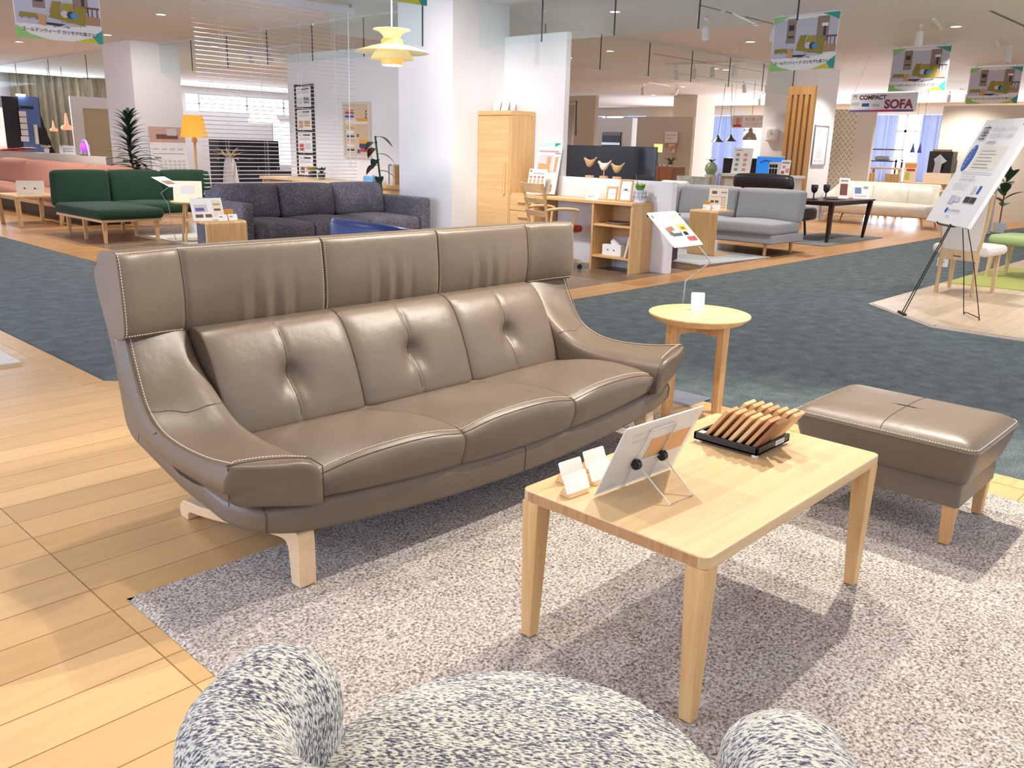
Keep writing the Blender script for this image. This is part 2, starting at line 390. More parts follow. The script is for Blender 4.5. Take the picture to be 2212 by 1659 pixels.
# far platform: orange planks with grey and dark inlays
zone([(3.45, 5.2), (4.05, 4.6), (15.6, 4.6), (19.5, 4.25), (34, 4.25), (34, 30), (3.45, 30)], M_ORANGE, 0, 'floor_showroom')
zone([(3.97, 5.5), (4.5, 4.97), (8.1, 4.97), (8.1, 9.2), (6.9, 12.2), (3.97, 12.2)], M_GREYWD, .002, 'floor_inlay_grey')
zone([(8.12, 5.0), (11.0, 5.0), (11.0, 9.2), (8.12, 9.2)], M_HERR, .002, 'floor_inlay_dark')
zone([(6.905, -8), (6.905, 2.07), (7.58, 2.81), (20, 2.81), (20, -8)], M_BEIGEWD, .002, 'floor_beige_platform')
strip([(6.93, -3), (6.93, 2.06), (7.595, 2.785)], -.035, .006, plain('alu_edge', (190, 192, 196), .35, .7), 'trim_2')
# ================================================================ setting: ceiling and walls
M_CEIL = plain('ceiling_paint', (230, 230, 230), .9)
M_WALL = plain('wall_paint', (232, 232, 236), .85)
M_WALLW = plain('warm_wall_paint', (214, 204, 190), .85)
m = MB(); m.box(-1.5, 34, -1.5, 30, CEIL, CEIL+.15); struct('ceiling', m, M_CEIL)
# far window wall (faces -X) with openings
M_SKY = plain('bright_sky_outside', (250, 252, 255), .9, emit=2.6)
XW = 28
wins = [(19.6, 22.6), (14.2, 18.2), (8.9, 12.3), (3.0, 7.2)]
m = MB(); y = 30
for a, b in sorted(wins, reverse=True):
    m.box(XW, XW+.3, b, y, 0, CEIL); m.box(XW, XW+.3, a, b, 2.52, CEIL); m.box(XW, XW+.3, a, b, 0, .55); y = a
m.box(XW, XW+.3, -8, y, 0, CEIL)
struct('wall_right', m, M_WALLW)
M_CURT = translucent('pale_blue_sheer', (196, 208, 232), .5)
M_WFRAME = plain('window_frame_white', (214, 218, 226), .5)
for i, (a, b) in enumerate(wins):
    w = MB(); w.box(XW+.24, XW+.26, a, b, .55, 2.52); wo = struct('window_%d' % (i+1), w, M_SKY)
    f = MB()
    f.box(XW+.1, XW+.16, a, b, 2.0, 2.07)
    for q in range(4): yy = a+(b-a)*q/3; f.box(XW+.1, XW+.16, yy-.035, yy+.035, .55, 2.52)
    f.build('window_frame', M_WFRAME, wo)
def curtain(y0, y1, z0, z1, x, mat, label, amp=.05, wl=.16, axis=1, group=None, name='curtain'):
    n = max(8, int((y1-y0)/wl*8)); top, bot = [], []
    for k in range(n+1):
        yy = y0+(y1-y0)*k/n; ph = 2*pi*(yy-y0)/wl
        d = amp*sin(ph)+.3*amp*sin(2.3*ph+1)
        q = (x+d, yy) if axis == 1 else (yy, x+d)
        q2 = (x+d*1.15, yy) if axis == 1 else (yy, x+d*1.15)
        top.append((q[0], q[1], z1)); bot.append((q2[0], q2[1], z0))
    m = MB(); off = Vector((.012, 0, 0)) if axis == 1 else Vector((0, .012, 0))
    ring = [bot, top, [Vector(p)+off for p in top], [Vector(p)+off for p in bot]]
    m.loft(ring, False, False); m.loft([ring[3], ring[0]], False, False)
    return tag(m.build(name, mat, smooth=60), label, 'curtain', group)
curtain(15.4, 16.6, .004, 2.5, XW-.15, M_CURT, 'pale blue sheer curtain left of the tall spindly black pendant lamps', group=None)
curtain(14.0, 14.5, .004, 2.5, XW-.15, M_CURT, 'pale blue sheer curtain behind the round silver pendant dome')
curtain(19.3, 20.6, .004, 2.5, XW-.15, M_CURT, 'pale blue sheer curtain beside the cream pillar, over the dark screen')
curtain(10.2, 11.2, .004, 2.5, XW-.15, M_CURT, 'pale blue sheer curtain below the middle of the compact sofa banner')
curtain(8.7, 9.5, .004, 2.5, XW-.15, M_CURT, 'pale blue sheer curtain against the beige pillar, behind two tall cone pendants')
curtain(21.6, 22.8, .004, 2.5, XW-.15, M_CURT, 'pale blue sheer curtain at the far side of the window over the dark screen')
# left far wall (faces -Y) with a high window band
YW = 27
m = MB(); m.box(13.4, 34, YW, YW+.3, 0, 2.12); m.box(-8, 13.4, YW, YW+.3, 0, CEIL); m.box(13.4, 34, YW, YW+.3, 2.62, CEIL); m.box(18.4, 34, YW, YW+.3, 2.12, 2.62)
struct('wall_back', m, M_WALL)
w = MB(); w.box(13.4, 18.4, YW+.24, YW+.26, 2.12, 2.62); wo = struct('window_5', w, M_SKY)
f = MB(); f.box(13.4, 18.4, YW+.1, YW+.15, 2.33, 2.36)
for q in (13.9, 15.6, 17.0): f.box(q-.03, q+.03, YW+.1, YW+.15, 2.12, 2.62)
f.build('window_frame', M_WFRAME, wo)
# columns
def column(name, x0, x1, y0, y1, mat):
    m = MB(); m.box(x0, x1, y0, y1, 0, CEIL); return struct(name, m, mat)
M_PATCH = wood('embossed_white_wallpaper', (206, 206, 212), (228, 228, 232), 2, .25, .8)
column('wall_pillar', 6.85, 7.75, 7.45, 8.4, M_WALL)
column('wall_pillar', 6.74, 7.6, 15.44, 16.6, M_WALL)
column('wall_pillar', 16.1, 17.0, 7.45, 8.5, M_WALL)
column('wall_pillar', 22.4, 23.4, 13.95, 14.75, M_WALLW)
m = MB(); m.box(7.68, 7.76, 6.5, 7.46, 0, 2.49); struct('wall_partition', m, M_WALL)
m = MB(); m.box(7.55, 7.65, 8.35, 11.9, 0, 2.5); struct('wall_partition', m, M_WALL)
m = MB(); m.box(7.65, 7.73, 4.97, 6.51, 0, .945); struct('wall_low_partition', m, M_WALL, bevel=.004)
m = MB(); m.box(5.8, 5.9, 14.55, 22, 0, .93); struct('wall_low_partition', m, M_WALLW)
# zigzag wallpaper panel and beige wall sections on the right
def zigzag_mat():
    m, nt, b, N, L = nmat('zigzag_wallpaper')
    tc = N('ShaderNodeTexCoord'); sp = N('ShaderNodeSeparateXYZ'); L(tc.outputs['Object'], sp.inputs[0])
    pp = N('ShaderNodeMath'); pp.operation = 'PINGPONG'; L(sp.outputs['Y'], pp.inputs[0]); pp.inputs[1].default_value = .055
    ad = N('ShaderNodeMath'); ad.operation = 'MULTIPLY_ADD'; L(pp.outputs[0], ad.inputs[0]); ad.inputs[1].default_value = 2.0; L(sp.outputs['Z'], ad.inputs[2])
    md = N('ShaderNodeMath'); md.operation = 'FRACT'; mu = N('ShaderNodeMath'); mu.operation = 'MULTIPLY'; L(ad.outputs[0], mu.inputs[0]); mu.inputs[1].default_value = 8.0; L(mu.outputs[0], md.inputs[0])
    cr = N('ShaderNodeValToRGB'); cr.color_ramp.interpolation = 'CONSTANT'; el = cr.color_ramp.elements
    el[0].position = 0; el[0].color = rgb((150, 146, 132)); el[1].position = .3; el[1].color = rgb((232, 226, 204))
    e = el.new(.55); e.color = rgb((196, 186, 150)); e = el.new(.75); e.color = rgb((236, 230, 210))
    L(md.outputs[0], cr.inputs['Fac']); L(cr.outputs['Color'], b.inputs['Base Color']); b.inputs['Roughness'].default_value = .8
    return m
m = MB(); m.box(18.5, 18.6, 7.62, 8.25, 0, 2.2); struct('wall_zigzag_panel', m, zigzag_mat())
m = MB(); m.box(18.5, 18.6, 7.25, 7.62, 0, 2.2); struct('wall_panel', m, M_WALLW)
m = MB(); m.box(20.4, 20.5, 4.4, 6.55, 0, 2.35); struct('wall_panel', m, M_WALLW)
m = MB(); m.box(14.2, 14.3, 11.2, 13.4, 0, 2.3); struct('wall_panel', m, M_WALLW)
m = MB(); m.box(26.5, 26.6, -3, 5.6, 0, 2.35); struct('wall_panel', m, M_WALLW)
# smoke-stop glass hanging from the ceiling
M_CURTG = glassy('smoke_stop_glass', (246, 252, 252), .02, .955)
def glass_run(a, b, fixed, axis, label, zb=2.34, n=1):
    t = thing('glass_smoke_screen', label, 'glass panel')
    for k in range(n):
        p, q = a+(b-a)*k/n, a+(b-a)*(k+1)/n
        m = MB()
        if axis == 0: m.box(p+.006, q-.006, fixed-.005, fixed+.005, zb, CEIL-.002)
        else: m.box(fixed-.005, fixed+.005, p+.006, q-.006, zb, CEIL-.002)
        m.build('pane', M_CURTG, t)
        c = MB()
        if axis == 0: c.box(q-.005, q+.005, fixed-.006, fixed+.006, zb, CEIL)
        else: c.box(fixed-.006, fixed+.006, p-.005, p+.005, zb, CEIL)
        c.build('joint', M_DKP, t)
    r = MB()
    if axis == 0: r.box(a, b, fixed-.012, fixed+.012, CEIL-.025, CEIL)
    else: r.box(fixed-.012, fixed+.012, a, b, CEIL-.025, CEIL)
    r.build('rail', plain('rail_white', (206, 206, 208), .5), t)
    return t
glass_run(3.6, 7.44, 7.24, 1, 'clear ceiling glass running from the main white pillar towards the viewer', n=4)
glass_run(8.41, 15.43, 7.24, 1, 'clear ceiling glass between the two white pillars, behind the venetian blind', n=6)
glass_run(16.61, 26.9, 7.24, 1, 'clear ceiling glass beyond the left white pillar', n=5)
glass_run(7.76, 16.09, 7.95, 0, 'clear ceiling glass from the main white pillar to the wooden slat screen', n=7)
glass_run(5.6, 6.84, 7.95, 0, 'short clear ceiling glass left of the main white pillar', n=1)
# ================================================================ rug under the set
M_RUG = pile('shaggy_rug', [(.33, (96, 84, 78)), (.44, (172, 160, 152)), (.53, (216, 206, 199)), (.66, (246, 240, 234))], 125, 1.0, .014, big=.10)
m = MB(); nx, ny = 150, 150; X0, X1, Y0, Y1 = .83, 3.52, -.6, 2.235
g = []
for i in range(nx+1):
    for j in range(ny+1):
        e = 0 < i < nx and 0 < j < ny
        g.append((X0+(X1-X0)*i/nx+(0 if e else random.uniform(-.004, .004)), Y0+(Y1-Y0)*j/ny+(0 if e else random.uniform(-.004, .004)), (.010+random.uniform(-.0022, .0022)) if e else .001))
m.add(g, [(i*(ny+1)+j, (i+1)*(ny+1)+j, (i+1)*(ny+1)+j+1, i*(ny+1)+j+1) for i in range(nx) for j in range(ny)])
m.add([g[0], g[nx*(ny+1)], g[nx*(ny+1)+ny], g[ny]], [(3, 2, 1, 0)])
tag(m.build('shaggy_rug', M_RUG, smooth=180), 'large speckled beige shaggy rug under the coffee table and taupe sofa', 'rug')

# ================================================================ main taupe leather sofa
SX, SY = 2.073, 2.3
sofa = thing('leather_sofa', 'three seat taupe leather sofa with high headrests and sweeping wing arms', 'sofa', (SX, SY, 0))
def S(u, y, z): return Vector((u, y-SY, z))
def uneven(n, e=3):  # parameters 0..1, denser at the ends
    return [0]+[.5-.5*cos(pi*(k/n))*(1) if False else (lambda t: t+.055*sin(2*pi*t)*-1)(k/n) for k in range(1, n)]+[1]
LAST = []
def cushion(name, prof, ua, ub, fn, n=40, parent=None, mat=None):
    """loft of a closed (y,z) profile between ua and ub; fn(u, s, k, y, z)->(y,z,du) shapes it"""
    m = MB(); rings = []
    for i in range(n+1):
        s = .5-.5*cos(pi*i/n) if n else 0
        s = .35*s+.65*i/n
        u = ua+(ub-ua)*s; r = []
        for k, (y, z) in enumerate(prof):
            y2, z2, du = fn(u, s, k/len(prof), y, z); r.append(S(u+du, y2, z2))
        rings.append(r)
    # rounded ends: shrink first/last rings towards their centroid
    def shrink(r, f):
        c = sum(r, Vector())/len(r); return [c+(p-c)*f for p in r]
    rings = [shrink(rings[0], .96)]+[shrink(rings[0], .992)]+rings[1:-1]+[shrink(rings[-1], .992)]+[shrink(rings[-1], .96)]
    m.loft(rings); LAST[:] = rings
    return m.build(name, mat or M_LEATHER, parent or sofa, smooth=75)
def closed(P, n): return catmull([P[-1]]+list(P)+[P[0], P[1]], n)[n:-n-1]
# ---- seat cushions
SEATP = [(1.900, .238), (1.882, .262), (1.868, .31), (1.870, .352), (1.884, .372), (1.915, .384), (1.99, .39), (2.09, .386), (2.2, .372), (2.31, .348), (2.41, .326), (2.5, .318), (2.56, .30), (2.5, .245), (2.2, .225), (1.98, .222)]
SEATC = closed(SEATP, 3)
def seat_fn(sgn):
    def fn(u, s, t, y, z):
        q = abs(2*s-1); w = 1-q**5; e = (abs(u)/.83)**2
        top = sstep(.30, .37, z)*sstep(1.86, 1.9, y+.01)
        front = sstep(1.93, 1.87, y)
        yy = y+.030*e; zz = z+.040*e*sstep(.34, .25, z)-.014*e*sstep(.33, .38, z)*sstep(2.2, 1.9, y)
        arch = (1-q**2.2)
        zz += top*(-.014+.022*w*arch*sstep(2.5, 2.2, y)+.008*w)
        yy += front*(.006-.010*w)
        return yy, zz, 0
    return fn
for ua, ub in ((-.835, -.279), (-.277, .277), (.279, .835)):
    o = cushion('seat_cushion', SEATC, ua, ub, seat_fn(0), 44)
    # stitched front edge, taken from the surface itself
    st = MB(); dashes(st, [r[14]+Vector((0, 0, .0012)) for r in LAST[1:-1]], w=.0013); st.build('stitching', M_STITCH, o)
    pp = MB(); pp.tube([r[12]+Vector((0, -.0006, 0)) for r in LAST[1:-1]], .0016, 6); pp.build('piping', M_SEAM, o)
# ---- back cushions with centre seam and button dimple
BACKP = [(2.412, .318), (2.418, .36), (2.438, .42), (2.466, .49), (2.50, .56), (2.538, .615), (2.575, .645), (2.62, .655), (2.68, .645), (2.70, .58), (2.66, .45), (2.60, .34), (2.54, .30), (2.46, .296)]
BACKC = closed(BACKP, 4)
def back_fn(u, s, t, y, z):
    q = abs(2*s-1); w = 1-q**10; front = sstep(2.64, 2.52, y-.35*(z-.45)) if z < .66 else 0
    d = -.014*w*front+.008*front                      # puff forward in the middle, sunk at the joints
    c = abs(s-.5)*.55
    zc = .475
    dim = .034*exp(-((c/.045)**2+((z-zc)/.042)**2))+.009*exp(-((c/.10)**2+((z-zc)/.085)**2))
    groove = .006*exp(-(c/.010)**2)
    pleat = .004*exp(-((abs(s-.5)*.55-.045)/.02)**2)*exp(-((z-zc+.04)/.03)**2)
    return y+d+front*(dim+groove+pleat), z, 0
for ua, ub in ((-.805, -.272), (-.270, .270), (.272, .805)):
    o = cushion('back_cushion', BACKC, ua, ub, back_fn, 64)
    P = []
    for k in range(22):
        z = .322+(.645-.322)*k/21
        pf = [p for p in BACKP[:8]]
        for a, b in zip(pf, pf[1:]):
            if a[1] <= z <= b[1]+1e-6: y = a[0]+(b[0]-a[0])*(z-a[1])/(b[1]-a[1]); break
        yy, zz, _ = back_fn(0, .5, 0, y, z); P.append(S((ua+ub)/2, yy-.0012, zz))
    sm = MB(); sm.tube(P, .0013, 5); sm.build('centre_seam', M_SEAM, o)
# ---- headrests
HEADP = [(2.664, .635), (2.646, .643), (2.636, .68), (2.634, .76), (2.640, .84), (2.646, .893), (2.656, .910), (2.676, .916), (2.74, .912), (2.778, .900), (2.79, .87), (2.785, .80), (2.76, .70), (2.735, .645), (2.70, .63)]
HEADC = closed(HEADP, 4)
def head_fn(u, s, t, y, z):
    q = abs(2*s-1); w = 1-q**14; front = sstep(2.69, 2.65, y)
    wing = sstep(.80, 1.06, abs(u))
    puff = -.011*w*front*(1-((z-.775)/.17)**2)
    fold = 0
    for k, (a, b) in enumerate(((-.03, .004), (.012, -.0045), (.05, .0042), (.085, -.003), (-.075, -.003), (.13, .003))):
        fold += b*exp(-((u-uc-a)/.014)**2)*exp(-((z-.70)/.09)**2)
    groove = .007*exp(-((abs(u)-.818)/.010)**2)
    zz = z+.022*sstep(.75, 1.05, abs(u))*sstep(.75, .63, z)+.006*sstep(.8, 1.05, abs(u))*sstep(.8, .9, z)
    return y+puff+front*(fold*1.5+groove)-.085*wing, zz, 0
for ua, ub in ((-1.052, -.281), (-.277, .277), (.281, 1.052)):
    uc = (max(ua, -.8)+min(ub, .8))/2
    o = cushion('headrest', HEADC, ua, ub, head_fn, 130)
    def stitch(P_, w_=.0012):
        st = MB(); dashes(st, P_, w=w_); st.build('stitching', M_STITCH, o)
    stitch([r[24]+Vector((0, -.0004, .0010)) for r in LAST[2:-2]])
    for ri, dx in ((2, .010), (len(LAST)-3, -.010)):
        stitch([LAST[ri][k]+Vector((dx*.3, -.0012, 0)) for k in range(6, 24)])
    if abs(ua) > 1 or abs(ub) > 1:
        sg = -1 if ua < -1 else 1
        stitch([r[5]+Vector((0, -.0012, 0)) for r in LAST[2:-2] if sg*r[5].x > .83])
        rr_ = min(LAST, key=lambda r: abs(r[12].x-sg*.818)); cs = [rr_[k]+Vector((0, -.0008, 0)) for k in range(4, 26)]
        q = MB(); q.tube(cs, .0019, 5); q.build('wing_seam', M_SEAM, o)
# ---- sweeping arms
ARM = [  # TO(u,y,z) TI BI BO
 (-1.036, 2.592, .670, -.795, 2.650, .655, -.795, 2.73, .60, -1.030, 2.695, .628),
 (-1.040, 2.548, .568, -.805, 2.558, .566, -.80, 2.72, .50, -1.026, 2.705, .515),
 (-1.046, 2.480, .463, -.812, 2.430, .484, -.80, 2.69, .37, -1.014, 2.695, .425),
 (-1.052, 2.380, .415, -.815, 2.310, .426, -.80, 2.52, .28, -1.010, 2.635, .335),
 (-1.056, 2.250, .403, -.818, 2.160, .410, -.80, 2.27, .26, -1.016, 2.43, .287),
 (-1.064, 2.090, .414, -.820, 2.020, .412, -.80, 2.07, .262, -1.026, 2.19, .283),
 (-1.072, 1.938, .440, -.824, 1.886, .410, -.815, 1.893, .268, -1.062, 1.965, .312)]
for sg in (-1, 1):
    st_ = catmull(ARM, 7); rings = []; edge = []
    for q in st_:
        TO, TI, BI, BO = [Vector(q[k:k+3]) for k in (0, 3, 6, 9)]
        r = []
        # TO sharp stitched edge, TI big round, BI small, BO medium
        def corner(p, a, b, rad, n):
            da, db = (a-p), (b-p); ra = min(rad, .45*da.length); rb = min(rad, .45*db.length)
            A, B = p+da.normalized()*ra, p+db.normalized()*rb
            return [A*(1-t)**2+p*2*t*(1-t)+B*t*t for t in [k/n for k in range(n+1)]]
        crown = .012
        nrm = (TI-TO).cross(BI-TI).normalized(); nrm = nrm if nrm.dot(TO-BO) > 0 else -nrm
        r += corner(TO, BO, TI, .013, 3)
        tl = 1-.07/(TI-TO).length
        for t in (.15, .3, .45, .6): r.append(TO.lerp(TI, t)+nrm*crown*4*t*(1-t)*(1 if t < .5 else .9))
        A, B = TO.lerp(TI, tl)+nrm*crown*.45, TI.lerp(BI, min(.45, .07/(BI-TI).length)); Cp = TI+nrm*.004
        r += [A*(1-t)**2+Cp*2*t*(1-t)+B*t*t for t in [k/7 for k in range(8)]]
        r += corner(BI, TI, BO, .02, 2); r += corner(BO, BI, TO, .040, 5)
        for t in (.4, .7): r.append(BO.lerp(TO, t)+Vector((-.020*4*t*(1-t), -.004, 0)))
        rings.append([S(p.x, p.y, p.z) for p in r]); edge.append((TO, TI, BO, BI))
    last = rings[-1]; c = sum(last, Vector())/len(last); fwd = Vector((.10, -.24, -.02)).normalized()
    fr = [[c+(p-c)*f+Vector((-.25, -1, 0)).normalized()*d for p in last] for f, d in ((1.0, .003), (.985, .009), (.94, .014), (.8, .018), (.5, .021), (.15, .022))]
    rings += fr
    if sg > 0: rings = [[Vector((-p.x, p.y, p.z)) for p in r] for r in rings]
    surf = rings[:-len(fr)]
    mb = MB(); mb.loft(rings if sg < 0 else [list(reversed(r)) for r in rings]); o = mb.build('arm', M_LEATHER, sofa, smooth=70)
    fl = lambda p: Vector((-p.x, p.y, p.z)) if sg > 0 else p
    P = [fl(S(*(TO+Vector((.012, -.006, .004))))) for TO, TI, BO, BI in edge[1:]]
    TO, TI, BO, BI = edge[-1]
    P += [fl(S(*(TO.lerp(TI, t)+Vector((0, .006, .014*4*t*(1-t)*.9+.004-.004*t))))) for t in [k/14 for k in range(1, 13)]]
    st = MB(); dashes(st, P, w=.0014); st.build('stitching', M_STITCH, o)
    pp = MB(); pp.tube([fl(S(*(TO+Vector((-.001, -.003, .0))))) for TO, TI, BO, BI in edge[1:]], .003, 6); pp.build('piping', M_LEATHER, o)
    pp = MB(); pp.tube([fl(S(*(TO.lerp(TI, t)+Vector((0, -.004, .011*4*t*(1-t)))))) for t in [k/16 for k in range(0, 15)]]+[fl(S(*(TI.lerp(BI, t)+Vector((.004, -.003, 0))))) for t in (.15, .4, .7, .95)], .0016, 5); pp.build('front_seam', M_SEAM, o)
    # cross seam where the arm turns
    pp = MB(); cr_ = catmull([tuple(p+Vector((0, -.0002, .0006))) for p in [surf[15+int(round(1.2*k/12))][k] for k in range(3, 14)]], 3); pp.tube(cr_, .0017, 6); pp.build('cross_seam', M_LEATHER, o)
    # front corner seam and side seam
    pp = MB(); pp.tube([fl(S(*(TO.lerp(BO, t)+Vector((-.002, -.008, 0))))) for t in (.03, .3, .6, .97)], .0014, 5)
    pp.build('corner_seam', M_SEAM, o); pp = MB()
    pp.tube([fl(S(*(edge[21][0].lerp(edge[23][2], t)+Vector((-.012*4*t*(1-t)-.0015, 0, 0))))) for t in (.05, .35, .65, .95)], .0014, 5)
    pp.build('side_seam', M_SEAM, o)
# ---- curved base under the cushions
def base_ring(u):
    a = abs(u); e = min(1, a/1.0); zb = .138+.045*(a/.87)**2+.022*sstep(.86, 1.03, a); zt = .245+.040*e**2
    yf = 1.888+.032*(a/.87)**2+.10*sstep(.965, 1.035, a)**2
    yr = 2.74-.10*sstep(.8, 1.0, a)
    zr = zb+.02+.075*sstep(.8, 1.0, a)
    P = [(yf+.012, zb+.004), (yf, zb+.02), (yf-.002, (zb+zt)/2), (yf+.004, zt), (yf+.10, zt+.02), (2.3, .30), (yr, .40), (yr+.012, .36), (yr-.02, zr+.01), (yr-.06, zr), (2.3, zb+.01+.022*sstep(.86, 1.03, a)), (yf+.12, zb+.016*sstep(.86, 1.03, a))]
    return [S(u, y, z) for y, z in closed(P, 2)]
us = [-1.0+2.0*k/60 for k in range(61)]
us = [-1.034, -1.031, -1.02, -1.005, -.985]+us[1:-1]+[.985, 1.005, 1.02, 1.031, 1.034]
rings = [base_ring(u) for u in us]
def shr(r, f):
    c = sum(r, Vector())/len(r); return [Vector((p.x, c.y+(p.y-c.y)*f, c.z+(p.z-c.z)*f)) for p in r]
rings[0] = shr(rings[0], .80); rings[-1] = shr(rings[-1], .80); rings[1] = shr(rings[1], .93); rings[-2] = shr(rings[-2], .93)
mb = MB(); mb.loft(rings); o = mb.build('base', M_LEATHER, sofa, smooth=70)
for sg in (-1, 1):
    r = base_ring(sg*.975); pp = MB(); pp.tube([p+Vector((0, -.001, 0)) for p in r[1:8]], .0015, 5); pp.build('base_seam', M_SEAM, o)
pp = MB(); pp.tube([base_ring(.02)[k]+Vector((0, -.0008, 0)) for k in range(1, 7)], .001, 5)
pp.build('base_seam', M_SEAM, o)
# ---- outer back shell
SHELLP = closed([(2.775, .872), (2.815, .862), (2.832, .835), (2.82, .78), (2.77, .66), (2.735, .55), (2.715, .44), (2.69, .36), (2.62, .33), (2.60, .45), (2.66, .60), (2.72, .70), (2.755, .80)], 3)
def shell_fn(u, s, t, y, z): return y-.05*sstep(.82, 1.06, abs(u)), z, 0
cushion('back_shell', SHELLP, -1.035, 1.035, shell_fn, 50)
# ---- bentwood skid legs
for sg in (-1, 1):
    prof = catmull([(1.930, .0128), (1.928, .10), (1.930, .168), (1.945, .185), (1.99, .183), (2.10, .165), (2.25, .135), (2.40, .100), (2.52, .078), (2.60, .070), (2.645, .062), (2.668, .03), (2.662, 0)], 3)
    under = catmull([(2.612, 0), (2.606, .024), (2.585, .034), (2.52, .044), (2.40, .066), (2.25, .100), (2.10, .128), (2.02, .142), (1.992, .132), (1.983, .10), (1.976, .0128)], 3)
    poly = [(y-SY, z) for y, z in prof+under]
    u0_, u1_ = (sg*.878, sg*.822) if sg < 0 else (.822, .878)
    mb = MB(); mb.extr(poly, min(u0_, u1_), max(u0_, u1_), 0); o = mb.build('skid_leg', M_PALEY, sofa, bevel=.004, seg=2)
mb = MB(); mb.cyl(S(-.70, 2.25, 0.0), S(-.70, 2.25, .16), .016); mb.build('support_foot', M_BLACK, sofa)

# ================================================================ ottoman
ott = thing('ottoman', 'taupe leather ottoman with one seam across its padded top', 'ottoman', (3.085, .96, 0))
prof = []
hx, hy = .247, .307
def rrect(hx, hy, r, z, n=6, bow=0):
    P = []
    for cx_, cy_, a0 in ((hx-r, hy-r, 0), (-hx+r, hy-r, pi/2), (-hx+r, -hy+r, pi), (hx-r, -hy+r, 3*pi/2)):
        for k in range(n+1):
            a = a0+pi/2*k/n; P.append((cx_+r*cos(a), cy_+r*sin(a), z))
    Q = []
    for i_, (a, b) in enumerate(zip(P, P[1:]+P[:1])):
        Q.append(a)
        if i_ % (n+1) == n: Q += [tuple(Vector(a).lerp(Vector(b), t/8)) for t in range(1, 8)]
    return [Vector((x*(1+bow*(1-(y/hy)**2)), y*(1+bow*(1-(x/hx)**2)), z)) for x, y, z in Q]
rings = [rrect(hx*f-.0, hy*g_, .03, z, bow=bw) for f, g_, z, bw in ((.86, .89, .232, 0), (.885, .905, .236, .0), (.90, .92, .25, .01), (.955, .96, .30, .02), (.985, .985, .335, .02), (1.0, 1.0, .352, .01), (1.0, 1.0, .358, .008), (.985, .988, .362, .006), (.93, .945, .377, 0), (.84, .87, .387, 0), (.7, .72, .393, 0), (.6, .62, .3955, 0), (.5, .5, .397, 0), (.4, .4, .398, 0), (.3, .3, .3985, 0), (.2, .2, .399, 0), (.1, .1, .399, 0))]
mb = MB(); mb.loft(rings); o = mb.build('cushion', M_LEATHER, ott, smooth=60)
st = MB(); e = rrect(hx*.985, hy*.988, .03, .3665, bow=.006); dashes(st, e+[e[0]], w=.0014); st.build('stitching', M_STITCH, o)
pp = MB(); pp.tube(rrect(hx*1.004, hy*1.004, .03, .3555, bow=.008), .0028, 6, closed=True); pp.build('piping', M_LEATHER, o)
SEAMZ = ((1.0, .3585), (.985, .3625), (.93, .3775), (.84, .3875), (.7, .3935), (.5, .3975), (.3, .399), (.1, .3995))
pp = MB(); pp.tube([(-hx*f, 0, z) for f, z in SEAMZ]+[(hx*f, 0, z) for f, z in reversed(SEAMZ)], .0012, 5); pp.build('centre_seam', M_SEAM, o)
mb = MB(); mb.loft([rrect(hx*.83, hy*.875, .012, z) for z in (.150, .232)]); mb.build('base', M_LEATHER, ott, smooth=50)
for sx in (-1, 1):
    for sy in (-1, 1):
        mb = MB(); mb.frustum((sx*.180, sy*.240, .0128), (.016, .016), (sx*.180, sy*.240, .152), (.021, .021)); mb.build('leg', M_BEECHZ, ott, bevel=.003)

# ================================================================ coffee table
TX0, TX1, TY0, TY1, TZ = 1.475, 2.425, .805, 1.34, .425
ct = thing('coffee_table', 'low light oak coffee table with square legs standing on the shaggy rug', 'table', ((TX0+TX1)/2, (TY0+TY1)/2, 0))
tx, ty = (TX1-TX0)/2, (TY1-TY0)/2
M_OAKTOP = wood('oak_table_top', (196, 164, 120), (210, 180, 136), 0, .8, .38, .45)
mb = MB(); P = rrect(tx, ty, .022, 0)
mb.loft([[Vector((p.x, p.y, z)) for p in P] for z in (TZ-.030, TZ)])
top = mb.build('table_top', M_OAKTOP, ct, bevel=.003, seg=2)
mb = MB(); mb.box(-tx-.0006, -tx+.004, -ty+.024, ty-.024, TZ-.027, TZ-.003); mb.build('end_grain', M_OAKEND, top)
for sx in (-1, 1):
    for sy in (-1, 1):
        mb = MB(); mb.frustum((sx*(tx-.024), sy*(ty-.024), .0128), (.0165, .0165), (sx*(tx-.029), sy*(ty-.029), TZ-.030), (.0265, .0265)); mb.build('leg', M_OAKZ, ct, bevel=.003)

# ---- wooden card holders with cards
def card_holder(loc, rz, label):
    t = thing('card_holder', label, 'card holder', loc, rz, 'wooden card holders on the coffee table')
    mb = MB(); mb.extr([(-.019, 0), (.019, 0), (.019, .004), (.008, .026), (-.006, .026), (-.019, .004)], -.034, .034, 0); mb.build('block', M_OAKX, t, bevel=.0015)
    c = MB(Matrix.Translation((0, .002, .006)) @ Matrix.Rotation(radians(24), 4, 'X')); P = rrect(.041, .024, .005, 0, 4)
    c.loft([[Vector((p.x, y, p.y+.024)) for p in P] for y in (.0135, .0147)]); c.build('card', M_PAPER, t)
    return t
ZT = TZ
# facing the sofa (+Y); we see the backs
card_holder((1.545, 1.225, ZT), radians(180-4), 'wooden card holder nearest the left edge of the coffee table, front one')
card_holder((1.605, 1.290, ZT), radians(180-4), 'wooden card holder behind the front one, near the far table edge')
card_holder((1.655, 1.235, ZT), radians(180-4), 'wooden card holder mostly hidden by the clear menu stand, front')
card_holder((1.715, 1.300, ZT), radians(180-4), 'wooden card holder hidden behind the clear menu stand, far one')
